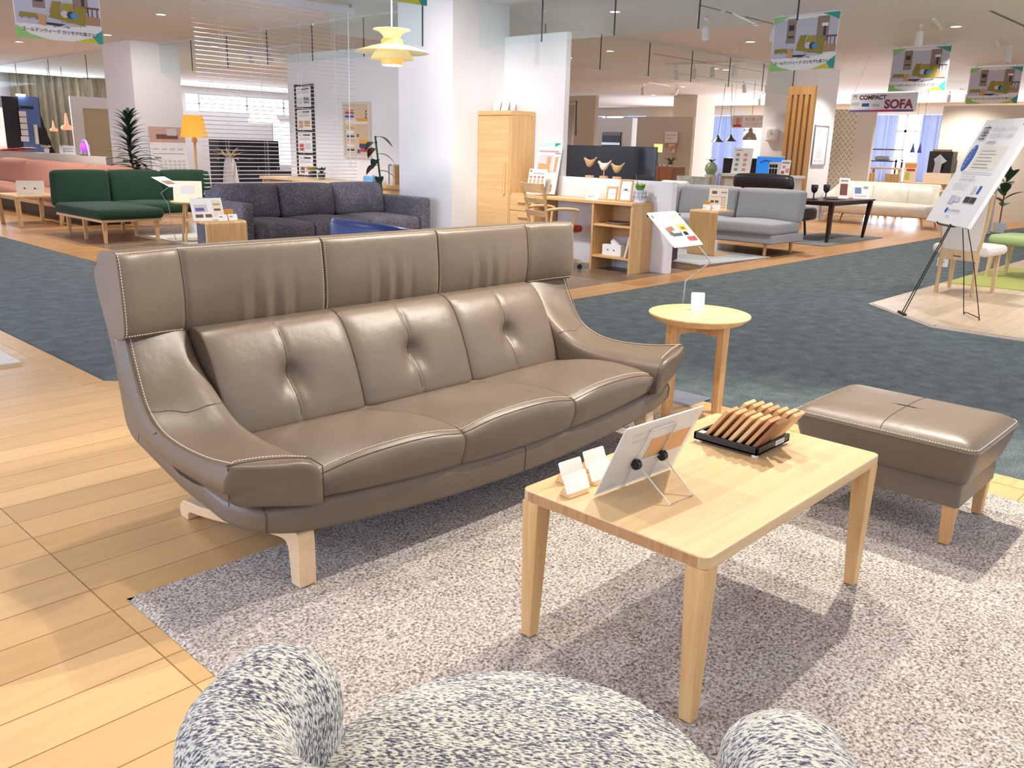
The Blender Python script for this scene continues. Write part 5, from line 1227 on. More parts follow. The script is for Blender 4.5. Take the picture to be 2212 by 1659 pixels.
# ================================================================ right side: pale grey sofa group
M_GREYF = pile('pale_grey_fabric', [(.35, (140, 142, 148)), (.65, (170, 172, 178))], 170, .2, .003, .95)
g2 = thing('grey_sofa', 'pale grey fabric sofa without arms behind the oak c-shaped table', 'sofa', (10.5, 6.4, 0), radians(-90))
for k in range(3):
    x = -.92+.92*k
    piece(g2, 'back_cushion', (x, .33, .59), (.91, .22, .42), .06, M_GREYF, (0, .04, .01), shear=(.16, 0))
    piece(g2, 'seat_cushion', (x, -.07, .335), (.91, .78, .14), .04, M_GREYF, (0, 0, .03))
piece(g2, 'base', (0, .02, .205), (2.74, .88, .12), .02, M_GREYF)
for x in (-1.25, 0, 1.25):
    for y in (-.36, .36): rodleg(g2, (x, y, 0), (x, y, .15), .02, .024, M_OAKZ)
c_table((9.41, 5.645, 0), radians(-90), 'oak c-shaped side table with a sofa leaflet before the pale grey sofa', .39, .40, .56)
t = thing('sofa_sign', 'cream sofa leaflet board on the oak c-shaped table', 'sign', (9.62, 5.58, .56), radians(-62))
printed(t, .23, .27, [('r', -.08, .20, .06, .035, M_BROWNP), ('r', .03, .21, .07, .02, M_GREYP), ('r', -.09, .16, .18, .01, M_LTGREYP), ('r', -.09, .09, .04, .03, M_BROWNP), ('r', -.035, .09, .04, .03, M_BROWNP)]+[('r', .04+.03*c, .03+.03*r, .018, .012, M_TANP) for c in range(2) for r in range(5)], M_CREAMP, M=Matrix.Rotation(radians(-12), 4, 'X'))
for k in range(2):
    t = thing('price_card', 'white price card before the cream leaflet on the oak c-shaped table, %s' % ('left', 'right')[k], 'card', (9.50+.05*k, 5.66-.10*k, .56), radians(-70)); printed(t, .10, .07, [('r', -.04, .02, .02, .01, M_GREYP)], M=Matrix.Rotation(radians(-20), 4, 'X'), name='card')
t = thing('tissue_packet', 'small yellow packet behind the price cards on the oak c-shaped table', 'packet', (9.58, 5.70, .56)); mb = MB(); mb.box(-.03, .03, -.03, .03, 0, .10); mb.build('packet', M_ORANGEP, t)
m_ = MB(); m_.prism([(8.55, 5.12), (10.0, 4.99), (10.2, 7.2), (8.75, 7.3)], .0025, .010); tag(m_.build('area_rug', pile('silver_rug', [(.35, (150, 152, 156)), (.65, (200, 202, 204))], 90, .6, .008)), 'silver grey rug under the oak c-shaped table', 'rug')
# zigzag patterned cushion and grey panel behind the sofa
t = thing('patterned_cushion', 'white cushion with grey leaf lines behind the pale grey sofa', 'cushion', (12.6, 8.15, .45), radians(-90)); piece(t, 'cover', (0, 0, .16), (.55, .14, .34), .06, M_WHITE, (0, .03, 0))
mb = MB()
for k in range(9): x = -.24+.06*k; mb.tube([(x-.025, -.078, .06), (x, -.088, .16), (x+.025, -.078, .28)], .004, 4); mb.tube([(x+.025, -.078, .06), (x, -.088, .16), (x-.025, -.078, .28)], .004, 4)
mb.build('leaf_lines', M_GREYP, t)
t = thing('upholstered_bench', 'grey bench under the leaf patterned cushion, behind the pale grey sofa', 'bench', (12.6, 8.15, 0), radians(-90)); piece(t, 'seat', (0, 0, .37), (.7, .5, .15), .04, M_GREYF); mb = MB(); mb.box(-.3, .3, -.2, .2, 0, .3); mb.build('base', M_DARKWOOD, t)
# black leather recliner
M_BLKL = leather('black_leather', (34, 34, 38), .35)
rc = thing('black_recliner', 'black leather recliner with a tall headrest behind the pale grey sofa', 'armchair', (13.0, 6.53, 0), radians(90))
piece(rc, 'headrest', (0, .42, .82), (1.0, .22, .24), .09, M_BLKL, (0, .02, .02), shear=(.1, 0))
piece(rc, 'backrest', (0, .36, .56), (.96, .20, .46), .07, M_BLKL, (0, .04, 0), shear=(.22, 0))
piece(rc, 'seat', (0, -.12, .34), (1.0, .9, .20), .06, M_BLKL, (0, 0, .03))
for sx in (-1, 1):
    for y in (-.4, .35): rodleg(rc, (sx*.4, y, 0), (sx*.36, y, .26), .018, .02, M_DARKWOOD)
# slatted screen and clock on the pillar
sl = thing('slat_screen', 'tall oak screen with vertical slats before the right pillar', 'screen', (14.5, 6.99, 0), radians(-90))
M_SLATW = wood('slat_oak', (206, 152, 92), (224, 174, 114), 2, .5)
mb = MB(); mb.box(-.24, .24, 0, .08, 2.24, 2.38); mb.box(-.24, .24, 0, .08, 0, .14); mb.build('rail', M_SLATW, sl, bevel=.003)
for k in range(5): mb = MB(); x = -.24+.104*k; mb.box(x, x+.064, .0, .08, .14, 2.24); mb.build('slat', M_SLATW, sl, bevel=.003)
mb = MB(); mb.box(-.23, .23, .082, .09, .05, 2.34); mb.build('backing', plain('slat_backing', (150, 104, 60), .7), sl)
ck = thing('wall_clock', 'square white clock on the left face of the right pillar', 'clock', (16.09, 8.26, 1.50), radians(-90))
mb = MB(); mb.rbox((0, -.03, .12), (.26, .06, .26), .03); mb.build('case', M_WHITE, ck, smooth=40)
mb = MB(); mb.cyl((0, -.061, .12), (0, -.064, .12), .09, n=28); fc = mb.build('face', plain('clock_face', (206, 200, 190), .6), ck)
mb = MB(); mb.box(-.004, .004, -.067, -.065, .12, .18); mb.box(0, .05, -.067, -.065, .117, .123); mb.build('hands', M_DKP, fc)
t = thing('floor_plan_frame', 'thin dark framed white floor plan on the right pillar beside the slats', 'picture', (16.45, 7.43, 1.06))
mb = MB()
for x0, x1, z0, z1 in ((-.30, .30, 0, .022), (-.30, .30, .728, .75), (-.30, -.278, .022, .728), (.278, .30, .022, .728)): mb.box(x0, x1, -.01, .015, z0, z1)
mb.build('frame', plain('mauve_frame', (150, 140, 142), .5), t)
printed(t, .556, .706, [('r', -.12, .12, .20, .46, M_LTGREYP), ('r', .12, .52, .12, .008, M_GREYP), ('r', -.2, .06, .12, .01, M_GREYP), ('r', .02, .06, .1, .01, M_GREYP)], plain('print_white', (222, 224, 230), .7), M=Matrix.Translation((0, .004, .022)), name='print', r=.001)
# counter with goods in front of the right pillar
ct_ = thing('service_counter', 'white shop counter left of the slatted screen', 'counter', (14.0, 7.32, 0), radians(-90))
mb = MB(); mb.box(-.60, .62, -.3, .3, 0, .86); mb.build('body', M_WALLW, ct_)
mb = MB(); mb.box(-.64, .66, -.34, .32, .86, .905); mb.build('counter_top', M_WHITE, ct_, bevel=.004)
t = thing('office_chair', 'black office chair back rising behind the white counter', 'chair', (14.75, 8.15, 0), radians(90)); piece(t, 'backrest', (0, .0, .97), (.72, .08, .40), .05, M_BLACK); piece(t, 'seat', (0, -.25, .50), (.5, .5, .1), .04, M_BLACK); mb = MB(); mb.cyl((0, -.25, 0), (0, -.25, .46), .04); mb.build('column', M_BLKMET, t); mb = MB(); mb.box(-.02, .02, -.05, .03, .48, .80); mb.build('back_bar', M_BLKMET, t)
t = thing('counter_board', 'white leaning leaflet board with two columns of chairs on the counter', 'sign', (13.80, 7.62, .905), radians(-80))
printed(t, .34, .45, [('r', -.14, .40, .12, .015, M_GREYP)]+[('r', -.12+.14*c, .05+.085*r, .06, .05, (M_GREYP, M_PINKP)[c]) for c in range(2) for r in range(4)], M=Matrix.Rotation(radians(-14), 4, 'X'), r=.003)
t = thing('water_tank', 'bright blue glass tank on the counter', 'tank', (14.15, 7.25, .905), radians(-90)); mb = MB(); mb.box(-.22, .22, -.08, .08, 0, .30); mb.build('glass_box', plain('tank_blue', (50, 140, 236), .2, emit=.35), t); mb = MB(); mb.box(-.225, .225, -.085, .085, .295, .31); mb.build('rim', M_WHITE, t); mb = MB(); mb.tube([(-.15, -.081, .2), (-.05, -.081, .24), (.1, -.081, .21)], .012, 6); mb.build('wave', M_BLUEP, t)
t = thing('card_rack', 'white rack of black leaflets on the counter', 'rack', (13.80, 6.98, .905), radians(-90)); mb = MB(); mb.box(-.08, .08, -.05, .05, 0, .22); mb.build('rack', M_WHITE, t)
for k in range(3): mb = MB(); mb.box(-.07+.05*k, -.03+.05*k, -.056, -.05, .02, .18); mb.build('leaflet', M_BLACK, t)
mb = MB(); mb.box(-.085, .085, -.06, -.055, .11, .125); mb.build('bar', M_WHITE, t)
t = thing('flower_leaflet', 'white leaflet with pink pictures on the counter next to the slats', 'sign', (13.80, 6.80, .905), radians(-84)); printed(t, .16, .26, [('r', -.06, .20, .12, .03, M_GREYP), ('r', -.05, .12, .05, .05, M_PINKP), ('r', .01, .05, .06, .07, M_PINKP), ('r', -.06, .03, .05, .05, M_RED)], M=Matrix.Rotation(radians(-10), 4, 'X'))
panel_thing('grey_screen', 'low mottled grey screen left of the white counter', 'screen', 13.3, 8.25, .66, .84, pile('grey_felt', [(.35, (150, 156, 152)), (.65, (186, 190, 186))], 9, .2, .01), radians(-90), .08)
t = thing('vase', 'pale green round vase with a small plant behind the grey screen', 'vase', (13.6, 8.08, .0)); mb = MB(); mb.cyl((0, 0, 0), (0, 0, .88), .10); mb.build('plinth', M_WALLW, t); mb = MB(); mb.lathe([(.001, .88), (.07, .88), (.11, .96), (.10, 1.03), (.05, 1.08), (.05, 1.09), (.001, 1.09)], 24); vv = mb.build('vase_body', plain('celadon', (150, 166, 130), .3), t, smooth=60)
for k in range(7): mb = MB(); leaf(mb, (0, 0, 1.08), (cos(k*2.4), sin(k*2.4), .9), .16, .04, .3); mb.build('leaf', M_LEAF, t)
# posters on the far cream pillar
t = thing('stool_poster', 'tall mauve furniture poster hanging on the far cream pillar', 'poster', (22.38, 13.72+.5, .80), radians(-90))
printed(t, .5, 1.3, [('r', -.25, .62, .5, .68, plain('mauve_print', (176, 160, 160), .7)), ('r', -.2, .9, .2, .22, M_PAPER), ('r', -.12, .96, .06, .12, M_DKP), ('r', .02, .65, .22, .2, plain('slate_print', (110, 110, 140), .7)), ('r', -.2, .5, .4, .03, M_GREYP), ('r', -.2, .44, .3, .02, M_DKP), ('r', -.2, .38, .35, .02, M_LTGREYP), ('r', -.18, .1, .12, .16, M_PINKP), ('r', .05, .1, .14, .16, M_LTGREYP), ('r', -.1, .03, .2, .05, M_RED)], r=.001)
t = thing('notice_board', 'small white notice on a tan strip left of the far cream pillar', 'sign', (18.0, 11.85, 1.45), radians(-90)); printed(t, .36, .26, [('r', -.14, .16, .28, .03, M_LTGREYP), ('r', -.14, .09, .2, .02, M_LTGREYP)]); mb = MB(); mb.box(-.17, .17, 0, .02, -.10, 0); mb.build('tan_strip', M_TANP, t); mb = MB(); mb.box(-.02, .02, .01, .03, -1.45, 0); mb.build('post', M_WALLW, t)
t = thing('photo_card', 'pink flower photo under the small white notice', 'picture', (17.95, 11.78, 1.22), radians(-90)); printed(t, .18, .2, [('r', -.07, .03, .08, .12, M_PINKP), ('r', .0, .08, .07, .09, M_TANP)], M_CREAMP); mb = MB(); mb.box(-.01, .01, .004, .02, -1.22, .1); mb.build('post', M_WALLW, t)
panel_thing('cream_partition', 'cream display partition left of the far cream pillar', 'partition', 18.05, 12.1, 1.6, 2.05, M_WALLW, radians(-90), .08)
# hanging notice with two text lines near the pillar
t = thing('hanging_banner', 'white hanging banner with photo and two lines of grey lettering by the far window', 'banner', (18.0, 9.78, 1.80), radians(-90))
printed(t, 1.0, .27, [('r', -.46, .02, .24, .23, M_LTGREYP), ('r', -.38, .04, .10, .18, M_PINKP), ('r', -.44, .02, .2, .05, M_RED), ('t', -.16, .18, .085, '長く座っても疲れにくい', M_GREYP), ('t', -.16, .08, .075, '座り心地のカリモク', M_LTGREYP)], r=.001)
for x in (-.45, .45): mb = MB(); mb.cyl((x, 0, .27), (x, 0, CEIL-1.80), .004, n=5); mb.build('wire', M_WHITE, t)
# pendants on the right
t = thing('dome_pendant_lamp', 'metallic grey dome pendant lamp left of the wall clock', 'lamp', (18.6, 10.1, 1.55))
mb = MB(); mb.lathe([(.17, 0), (.165, .03), (.12, .13), (.05, .18), (.045, .25), (.02, .27), (.04, .17), (.11, .12), (.155, .03)], 32, cap0=False, cap1=False); mb.build('shade', plain('taupe_metal', (150, 142, 132), .25, .7), t, smooth=60)
mb = MB(); mb.cyl((0, 0, .26), (0, 0, CEIL-1.55), .005, n=6); mb.build('cord', M_BLACK, t)
for k, (y, z) in enumerate(((11.18, 1.50), (10.83, 1.52))):
    t = thing('cone_pendant_lamp', 'black flared cone pendant, %s of two over the counter board' % ('left', 'right')[k], 'lamp', (19, y, z), 0, 'black cone pendants')
    mb = MB(); mb.lathe([(.16, 0), (.06, .08), (.015, .16), (.0, .16)], 24, cap0=False); mb.build('shade', M_BLACK, t, smooth=50)
    mb = MB(); mb.tube([(0, 0, .15), (0, (11.0-y)*.25, .62), (0, (11.0-y)*.5, CEIL-z)], .006, 6); mb.build('cord', M_BLACK, t)
for k, y in enumerate((6.93, 6.78)):
    t = thing('cone_pendant_lamp', 'slim navy cone pendant, %s of two by the beige pillar' % ('left', 'right')[k], 'lamp', (20, y, 1.36), 0, 'navy cone pendants')
    mb = MB(); mb.lathe([(.055, 0), (.03, .09), (.008, .20), (.0, .20)], 20, cap0=False); mb.build('shade', plain('navy_metal', (40, 40, 110), .35), t, smooth=50)
    mb = MB(); mb.cyl((0, 0, .2), (0, 0, CEIL-1.36), .004, n=5); mb.build('cord', M_BLACK, t)
# screen wall, wall oven and standing things beyond the television
t = thing('wall_oven', 'black built-in oven front in a white kitchen unit far behind the television', 'oven', (22, 16.65, 0), radians(-90))
mb = MB(); mb.box(-.75, .75, 0, .5, 0, 2.2); mb.build('unit', M_WHITE, t); mb = MB(); mb.box(-.35, .37, -.03, 0, 1.36, 1.78); ov = mb.build('oven_door', M_BLACK, t); mb = MB(); mb.box(-.34, .36, -.06, -.03, 1.40, 1.47); mb.build('handle', M_STEEL, ov); mb = MB(); mb.box(-.34, .36, -.035, -.03, 1.68, 1.78); mb.build('control_strip', M_GREYP, ov)
t = thing('textile_rack', 'black rack with hanging grey striped fabric sample left of the television', 'rack', (13.0, 10.85, 0), radians(-90))
mb = MB(); mb.tube([(-.16, 0, 0), (-.16, 0, 2.08), (.14, 0, 2.12), (.16, 0, 1.5)], .012, 6); mb.build('frame', M_BLACK, t); mb = MB(); mb.rbox((-.01, -.02, 1.62), (.25, .05, .85), .02); mb.build('fabric', plain('striped_grey', (176, 170, 170), .9), t); mb = MB(); mb.box(-.3, .3, -.2, .2, 0, .02); mb.build('foot', M_BLACK, t)
t = thing('table_lamp', 'small glowing amber table lamp beside the walnut cabinet', 'lamp', (14.05, 9.52, .99)); mb = MB(); mb.box(-.055, .055, -.06, .06, .24, .39); mb.build('shade', plain('amber_glow', (255, 206, 130), .5, emit=1.0), t); mb = MB(); mb.cyl((0, 0, 0), (0, 0, .25), .012); mb.build('stem', M_BLACK, t); mb = MB(); mb.cyl((0, 0, 0), (0, 0, .01), .05); mb.build('foot', M_BLACK, t)
wc = panel_thing('walnut_cabinet', 'walnut cabinet with ribbed doors right of the television', 'cabinet', 14.0, 9.42, .62, .97, M_WALNUT, radians(-90), .4, doors=2)
bush('potted_plant', 'dark green plant on the walnut cabinet beside the amber lamp', (14.2, 9.32, .97), 12, .2, .05, 1.2, plain('olive_leaf', (90, 104, 50), .5), .05, M_DKP)
for k in range(5):
    t = thing('white_bowl', '%s small white bowl in the row on the walnut cabinet' % ('first', 'second', 'third', 'fourth', 'fifth')[k], 'bowl', (14.08-.02*(k % 2), 9.66-.105*k, .97), 0, 'white bowls'); mb = MB(); mb.lathe([(.001, 0), (.025, 0), (.046, .04), (.043, .04), (.001, .012)], 16); mb.build('bowl', M_WHITE, t, smooth=50)
# ================================================================ white leather sofa, dark table, glasses
M_WHTL = leather('white_leather', (222, 216, 204), .4)
ws = thing('white_sofa', 'long white leather sofa with curved back and splayed legs', 'sofa', (16.95, 6.29, 0), radians(-90))
piece(ws, 'seat_cushion', (0, -.08, .30), (1.96, .78, .22), .07, M_WHTL, (0, 0, .02))
mb = MB(); rr = []
for k in range(31):
    a = -1+2*k/30; x = 1.10*a; y = .40-.52*max(0, abs(a)-.72)/.28; h = .78-.26*sstep(.80, 1.0, abs(a)); th = .075
    rr.append([Vector((x, y-th, .22)), Vector((x, y+th, .22)), Vector((x*1.03, y+th+.06, h-.06)), Vector((x*1.03, y+th+.02, h-.01)), Vector((x*1.03, y+.05, h)), Vector((x*1.02, y-th+.05, h-.03)), Vector((x*1.0, y-th, .5))])
mb.loft(rr); mb.build('curved_back', M_WHTL, ws, smooth=60)
for x in (-.33, .33): mb = MB(); mb.tube([(x, .30, .42), (x, .34, .74)], .003, 4); mb.build('seam', M_LTGREYP, ws)
for sx in (-1, 1):
    for y in (-.38, .34): rodleg(ws, (sx*.92, y, 0), (sx*.86, y*.92, .2), .014, .022, M_OAKZ)
dt = thing('dark_table', 'dark stained wood table with two grey goblets and leaflets', 'table', (13.1, 5.62, 0))
mb = MB(); mb.box(-.78, .78, -.36, .36, .585, .61); mb.build('table_top', M_DARKWOOD, dt, bevel=.003)
mb = MB(); mb.box(-.71, .71, -.30, .30, .54, .585); mb.build('apron', M_DARKWOOD, dt)
for sx in (-1, 1):
    for sy in (-1, 1): legbar(dt, (sx*.66, sy*.27, 0), (.018, .018), (sx*.72, sy*.31, .58), (.032, .032), M_DARKWOOD)
M_SMOKE = plain('smoke_glass', (52, 54, 58), .08, spec=.6)
for k, (x, y) in enumerate(((12.78, 5.78), (13.12, 5.74))):
    t = thing('goblet', 'grey glass goblet, %s of two on the dark table' % ('left', 'right')[k], 'glass', (x, y, .61), 0, 'grey goblets')
    mb = MB(); mb.lathe([(.05, .21), (.052, .17), (.045, .12), (.02, .09), (.04, .12), (.047, .17), (.046, .21)], 24, cap0=False, cap1=False); mb.build('cup', M_SMOKE, t, smooth=50)
    mb = MB(); mb.lathe([(.045, 0), (.042, .006), (.010, .02), (.009, .08), (.02, .095)], 20); mb.build('stem', M_SMOKE, t, smooth=50)
for k, (x, y) in enumerate(((12.66, 5.84), (13.0, 5.66))):
    t = thing('plate', 'dark round plate under the %s goblet on the dark table' % ('left', 'right')[k], 'plate', (x-.02, y-.10, .61), 0, 'plates on the dark table'); mb = MB(); mb.lathe([(.001, .004), (.07, .004), (.10, .014), (.105, .012), (.08, 0), (.001, 0)], 24); mb.build('dish', M_SMOKE, t, smooth=50)
t = thing('sofa_sign', 'upright brown and white leaflet on the dark table, left of two', 'sign', (13.45, 5.60, .61), radians(-60)); printed(t, .16, .32, [('r', -.06, .05, .11, .18, plain('oxblood_print', (130, 70, 66), .7)), ('r', -.06, .26, .11, .03, M_GREYP)], M=Matrix.Rotation(radians(-14), 4, 'X'))
t = thing('sofa_sign', 'white leaflet with blue sofa picture on the dark table, right of two', 'sign', (13.7, 5.42, .61), radians(-55)); printed(t, .24, .24, [('r', -.10, .08, .10, .10, plain('steel_blue_print', (110, 130, 170), .7)), ('r', .03, .16, .07, .04, M_GREYP), ('r', -.1, .03, .18, .03, M_LTGREYP)], M=Matrix.Rotation(radians(-20), 4, 'X'))
m_ = MB(); m_.prism([(11.95, 5.15), (14.1, 5.15), (14.1, 6.1), (11.95, 6.1)], .001, .010); tag(m_.build('area_rug', pile('dark_grey_rug', [(.35, (96, 100, 102)), (.65, (140, 144, 144))], 90, .6, .008)), 'dark grey rug under the dark stained table', 'rug')
# dining area by the far windows
M_NAVYM = plain('navy_frame', (44, 44, 96), .4)
def simple_table(name, label, x, y, w, d, h, mat, rz=0, th=.035, leg=.03):
    t = thing(name, label, 'table', (x, y, 0), rz); mb = MB(); mb.box(-w/2, w/2, -d/2, d/2, h-th, h); mb.build('table_top', mat, t)
    for sx in (-1, 1):
        for sy in (-1, 1): legbar(t, (sx*(w/2-.06), sy*(d/2-.06), 0), (leg*.7, leg*.7), (sx*(w/2-.05), sy*(d/2-.05), h-th), (leg, leg), mat)
    return t
nf = thing('navy_shelf', 'open navy metal shelf frame with a white cushion before the far window', 'shelf', (21.6, 8.2, 0), radians(-90))
for x in (-.45, .45):
    for y in (-.2, .2): mb = MB(); mb.box(x-.02, x+.02, y-.02, y+.02, 0, 1.46 if x < .4 else 1.20); mb.build('post', M_NAVYM, nf)
for z in (1.17, 1.44): mb = MB(); mb.box(-.47, .47 if z < 1.3 else .42, -.22, .22, z-.025, z); mb.build('shelf_board', M_NAVYM if z < 1.3 else M_BROWNP, nf)
t = thing('white_cushion', 'white folded blanket on the open navy shelf', 'blanket', (21.6, 8.15, 1.172), radians(-90)); piece(t, 'blanket', (0, 0, .05), (.34, .2, .10), .04, M_WHITE)
simple_table('oak_table', 'oak dining table below the open navy shelf', 20.6, 7.65, .7, .9, 1.02, M_OAKY, 0)
for k, (y, c) in enumerate(((7.55, M_OAKZ), (7.05, M_OAKZ))):
    t = thing('dining_chair', 'tan wooden chair back, %s of two above the white sofa' % ('left', 'right')[k], 'chair', (19.0, y-.2, 0), radians(90), 'tan dining chairs')
    piece(t, 'backrest', (0, .2, .76), (.30, .03, .32), .01, c); piece(t, 'seat', (0, 0, .45), (.42, .42, .05), .02, c)
    for sx in (-1, 1):
        for sy in (-1, 1): legbar(t, (sx*.18, sy*.18, 0), (.014, .014), (sx*.17, sy*.17, .44), (.018, .018), c)
simple_table('oak_table', 'low tan table between the two tan chair backs', 19.65, 6.55, .6, 1.2, .74, M_TANP, 0)
t = thing('lounge_chair', 'dark grey slanted lounge chair behind the left end of the white sofa', 'chair', (19.3, 8.05, 0), radians(60)); piece(t, 'backrest', (0, .2, .72), (.5, .1, .6), .04, plain('slate_fabric', (84, 88, 98), .9), shear=(.4, 0)); piece(t, 'seat', (0, -.1, .42), (.5, .5, .12), .04, MATS['slate_fabric']); mb = MB(); mb.box(-.2, .2, -.2, .2, 0, .36); mb.build('frame', M_BLKMET, t)
t = thing('food_display', 'colourful food menu display with yellow flowers before the far window', 'sign', (19.75, 6.83, .74), radians(-90)); printed(t, .26, .42, [('r', -.12, .30, .24, .09, M_ORANGEP), ('r', -.08, .23, .18, .05, M_RED), ('r', -.1, .05, .10, .16, M_LIMEP)], M_CREAMP)
t = thing('speaker_display', 'black cabinet with a grey sail shaped ornament against the beige pillar', 'cabinet', (20.0, 6.33, 0), radians(-90)); mb = MB(); mb.box(-.24, .24, 0, .3, .95, 1.40); mb.build('cabinet', M_BLACK, t); mb = MB(); mb.box(-.28, .28, -.05, .32, 0, .95); mb.build('plinth', M_WALLW, t); mb = MB(); mb.add([(-.12, -.03, 1.24), (0, -.05, 1.34), (.15, -.03, 1.20), (.06, -.05, 1.14), (.05, -.05, .95), (-.10, -.05, .95), (-.08, -.05, 1.14)], [(0, 1, 2, 3, 6), (6, 3, 4, 5)]); mb.build('ornament', M_GREYP, t); mb = MB(); mb.box(-.18, .18, 0, .1, 1.40, 1.44); mb.build('wood_block', M_BROWNP, t)
# dark dining set at the right edge
M_CREAMF = plain('cream_fabric', (214, 204, 190), .9)
def dining_chair(loc, rz, label, mat, seatm, w=.46, h=.78, group=None):
    t = thing('dining_chair', label, 'chair', loc, rz, group)
    piece(t, 'seat', (0, 0, .43), (w, .44, .06), .025, seatm)
    n = 8; rr = []
    for k in range(n+1):
        x = -w/2+w*k/n; b = .20+.05*(1-(2*x/w)**2); rr.append([Vector((x, b-.012, h-.17+.05*abs(2*x/w)**2)), Vector((x, b+.012, h-.17+.05*abs(2*x/w)**2)), Vector((x, b+.03, h)), Vector((x, b+.008, h))])
    mb = MB(); mb.loft(rr); mb.build('backrest', mat, t, smooth=40)
    for sx in (-1, 1):
        legbar(t, (sx*(w/2-.01), -.20, 0), (.012, .012), (sx*(w/2-.04), -.18, .41), (.018, .018), mat)
        mb = MB(); mb.tube([(sx*(w/2-.0), .23, 0), (sx*(w/2-.03), .18, .42), (sx*(w/2-.015), .215, h-.04)], .016, 8); mb.build('leg', mat, t)
    mb = MB(); mb.tube([(-w/2+.03, 0, .28), (w/2-.03, 0, .28)], .01, 6); mb.build('stretcher', mat, t)
    return t
dining_chair((21.6, 5.15, 0), radians(-95), 'dark wood dining chair with cream seat at the right edge', M_DARKWOOD, M_CREAMF, .52, .80)
dining_chair((22.8, 5.35, 0), radians(120), 'dark wood dining chair half hidden behind the easel board', M_DARKWOOD, M_CREAMF, .5, .78)
simple_table('dark_table', 'dark wood dining table behind the dark chair at the right edge', 23.6, 4.45, 1.0, 1.4, .76, M_DARKWOOD)
t = thing('shop_leaflet', 'white leaflets standing on the dark dining table at the right edge', 'sign', (23.3, 4.85, .76), radians(-80)); printed(t, .5, .26, [('r', -.2, .05, .12, .12, M_LTGREYP), ('r', 0, .05, .1, .12, M_GREYP)], M=Matrix.Rotation(radians(-12), 4, 'X'))
bush('potted_plant', 'broad leafed green fig plant right of the easel board', (17.2, 4.28, 0), 10, .34, .18, 1.2, plain('fig_leaf', (50, 84, 44), .4), .12, M_WHITE, stem=.85, spread=.9)
bush('potted_plant', 'dark leafed plant at the right edge beyond the dark dining table', (24.5, 4.35, .0), 10, .34, .16, 1.2, M_LEAF, .14, M_WHITE, stem=.9)
t = thing('vase', 'white pitcher with lilac flowers on a pedestal right of the easel board', 'vase', (16.6, 4.42, 0)); mb = MB(); mb.box(-.2, .2, -.12, .12, 0, .80); mb.build('pedestal', M_CREAMF, t); mb = MB(); mb.lathe([(.001, .80), (.05, .80), (.07, .90), (.04, 1.0), (.05, 1.03), (.001, 1.03)], 20); mb.build('pitcher', M_WHITE, t, smooth=50)
for k in range(5): mb = MB(); mb.ball((.05*cos(k*2.4)-.02, .06*sin(k*2.4)-.05, 1.04+.02*k), .03, 5); mb.build('blossom', plain('lilac', (200, 176, 214), .8), t)
# ================================================================ easel, white dining chair, green bench, green rug
EA = (7.43, 2.21); ERZ = radians(-141)
ea = thing('easel', 'black wire easel carrying the large tilted poster by the cream dining chair', 'easel', (EA[0], EA[1], 0), ERZ)
wire = M_BLKMET
for q in (-.022, .022): mb = MB(); mb.cyl((q, -.255, .012), (q*.6, .012, .735), .0045, n=8); mb.build('front_rod', wire, ea)
mb = MB(); mb.rbox((0, -.26, .012), (.15, .03, .024), .01); mb.build('foot_bar', M_BLACK, ea)
mb = MB(); mb.tube(catmull([(-.03, .10, .83), (-.09, .20, .45), (-.145, .29, .03), (-.135, .295, .006), (-.12, .295, .02), (.12, .295, .02), (.135, .295, .006), (.145, .29, .03), (.09, .20, .45), (.03, .10, .83)], 3), .004, 6); mb.build('rear_wire', wire, ea)
mb = MB(); mb.tube([(-.012, .012, .735), (.012, .012, .735), (.03, .10, .83), (-.03, .10, .83), (-.012, .012, .735)], .004, 6); mb.build('top_joint', wire, ea)
mb = MB(); mb.tube([(-.13, .012, .737), (-.13, -.032, .737), (-.13, -.045, .757), (-.13, -.032, .737), (.13, -.032, .737), (.13, -.045, .757), (.13, -.032, .737), (.13, .012, .737)], .006, 8); mb.build('board_hook', M_BLACK, ea)
eb = thing('easel_poster', 'large white poster about sitting on the black easel, with blue oval and grey pictures', 'poster', (EA[0], EA[1], 0), ERZ)
Me = Matrix.Translation((0, -.030, .748)) @ Matrix.Rotation(radians(-24), 4, 'X')
M_NAVYT = plain('navy_ink', (44, 46, 84), .7)
items = [('r', .14, .83, .055, .028, plain('olive_logo', (150, 170, 110), .7)), ('r', -.10, .46, .24, .20, plain('ivory_box', (228, 226, 212), .7)),
    ('r', -.14, .44, .28, .006, M_LTGREYP), ('r', -.14, .425, .28, .006, M_LTGREYP)]+[('r', -.08, .62-.028*k, .13+.02*(k % 2), .005, M_GREYP) for k in range(6)]
items += [('r', -.14, .34-.016*k, .13, .004, M_LTGREYP) for k in range(4)]+[('r', .06, .27, .030, .06, M_LTGREYP), ('r', .11, .27, .022, .065, M_BLUEP), ('r', .04, .19, .05, .05, M_DKP), ('r', .095, .19, .05, .05, M_DKP), ('r', -.10, .17, .05, .07, M_LAVP), ('r', -.05, .19, .05, .04, M_LTGREYP), ('r', -.04, .06, .04, .006, M_GREYP),
    ('t', -.185, .765, .135, '座', M_NAVYT), ('t', -.085, .80, .044, '座り心地にこだわる', M_LAVP), ('t', -.085, .745, .044, 'それが私たちの使命', M_LAVP), ('t', -.09, .69, .026, 'この技術を知る', M_NAVYT), ('t', -.12, .40, .022, 'よりよく座る 正しい姿勢', M_GREYP), ('t', -.12, .372, .022, 'この座り心地をご体感ください', M_GREYP), ('t', -.055, .112, .024, 'で座り心地を科学する', M_NAVYT)]
KX = 1.85
items = [(a[0], a[1]*KX, a[2], a[3]*KX)+tuple(a[4:]) if a[0] == 'r' else (a[0], a[1]*KX)+tuple(a[2:]) for a in items]
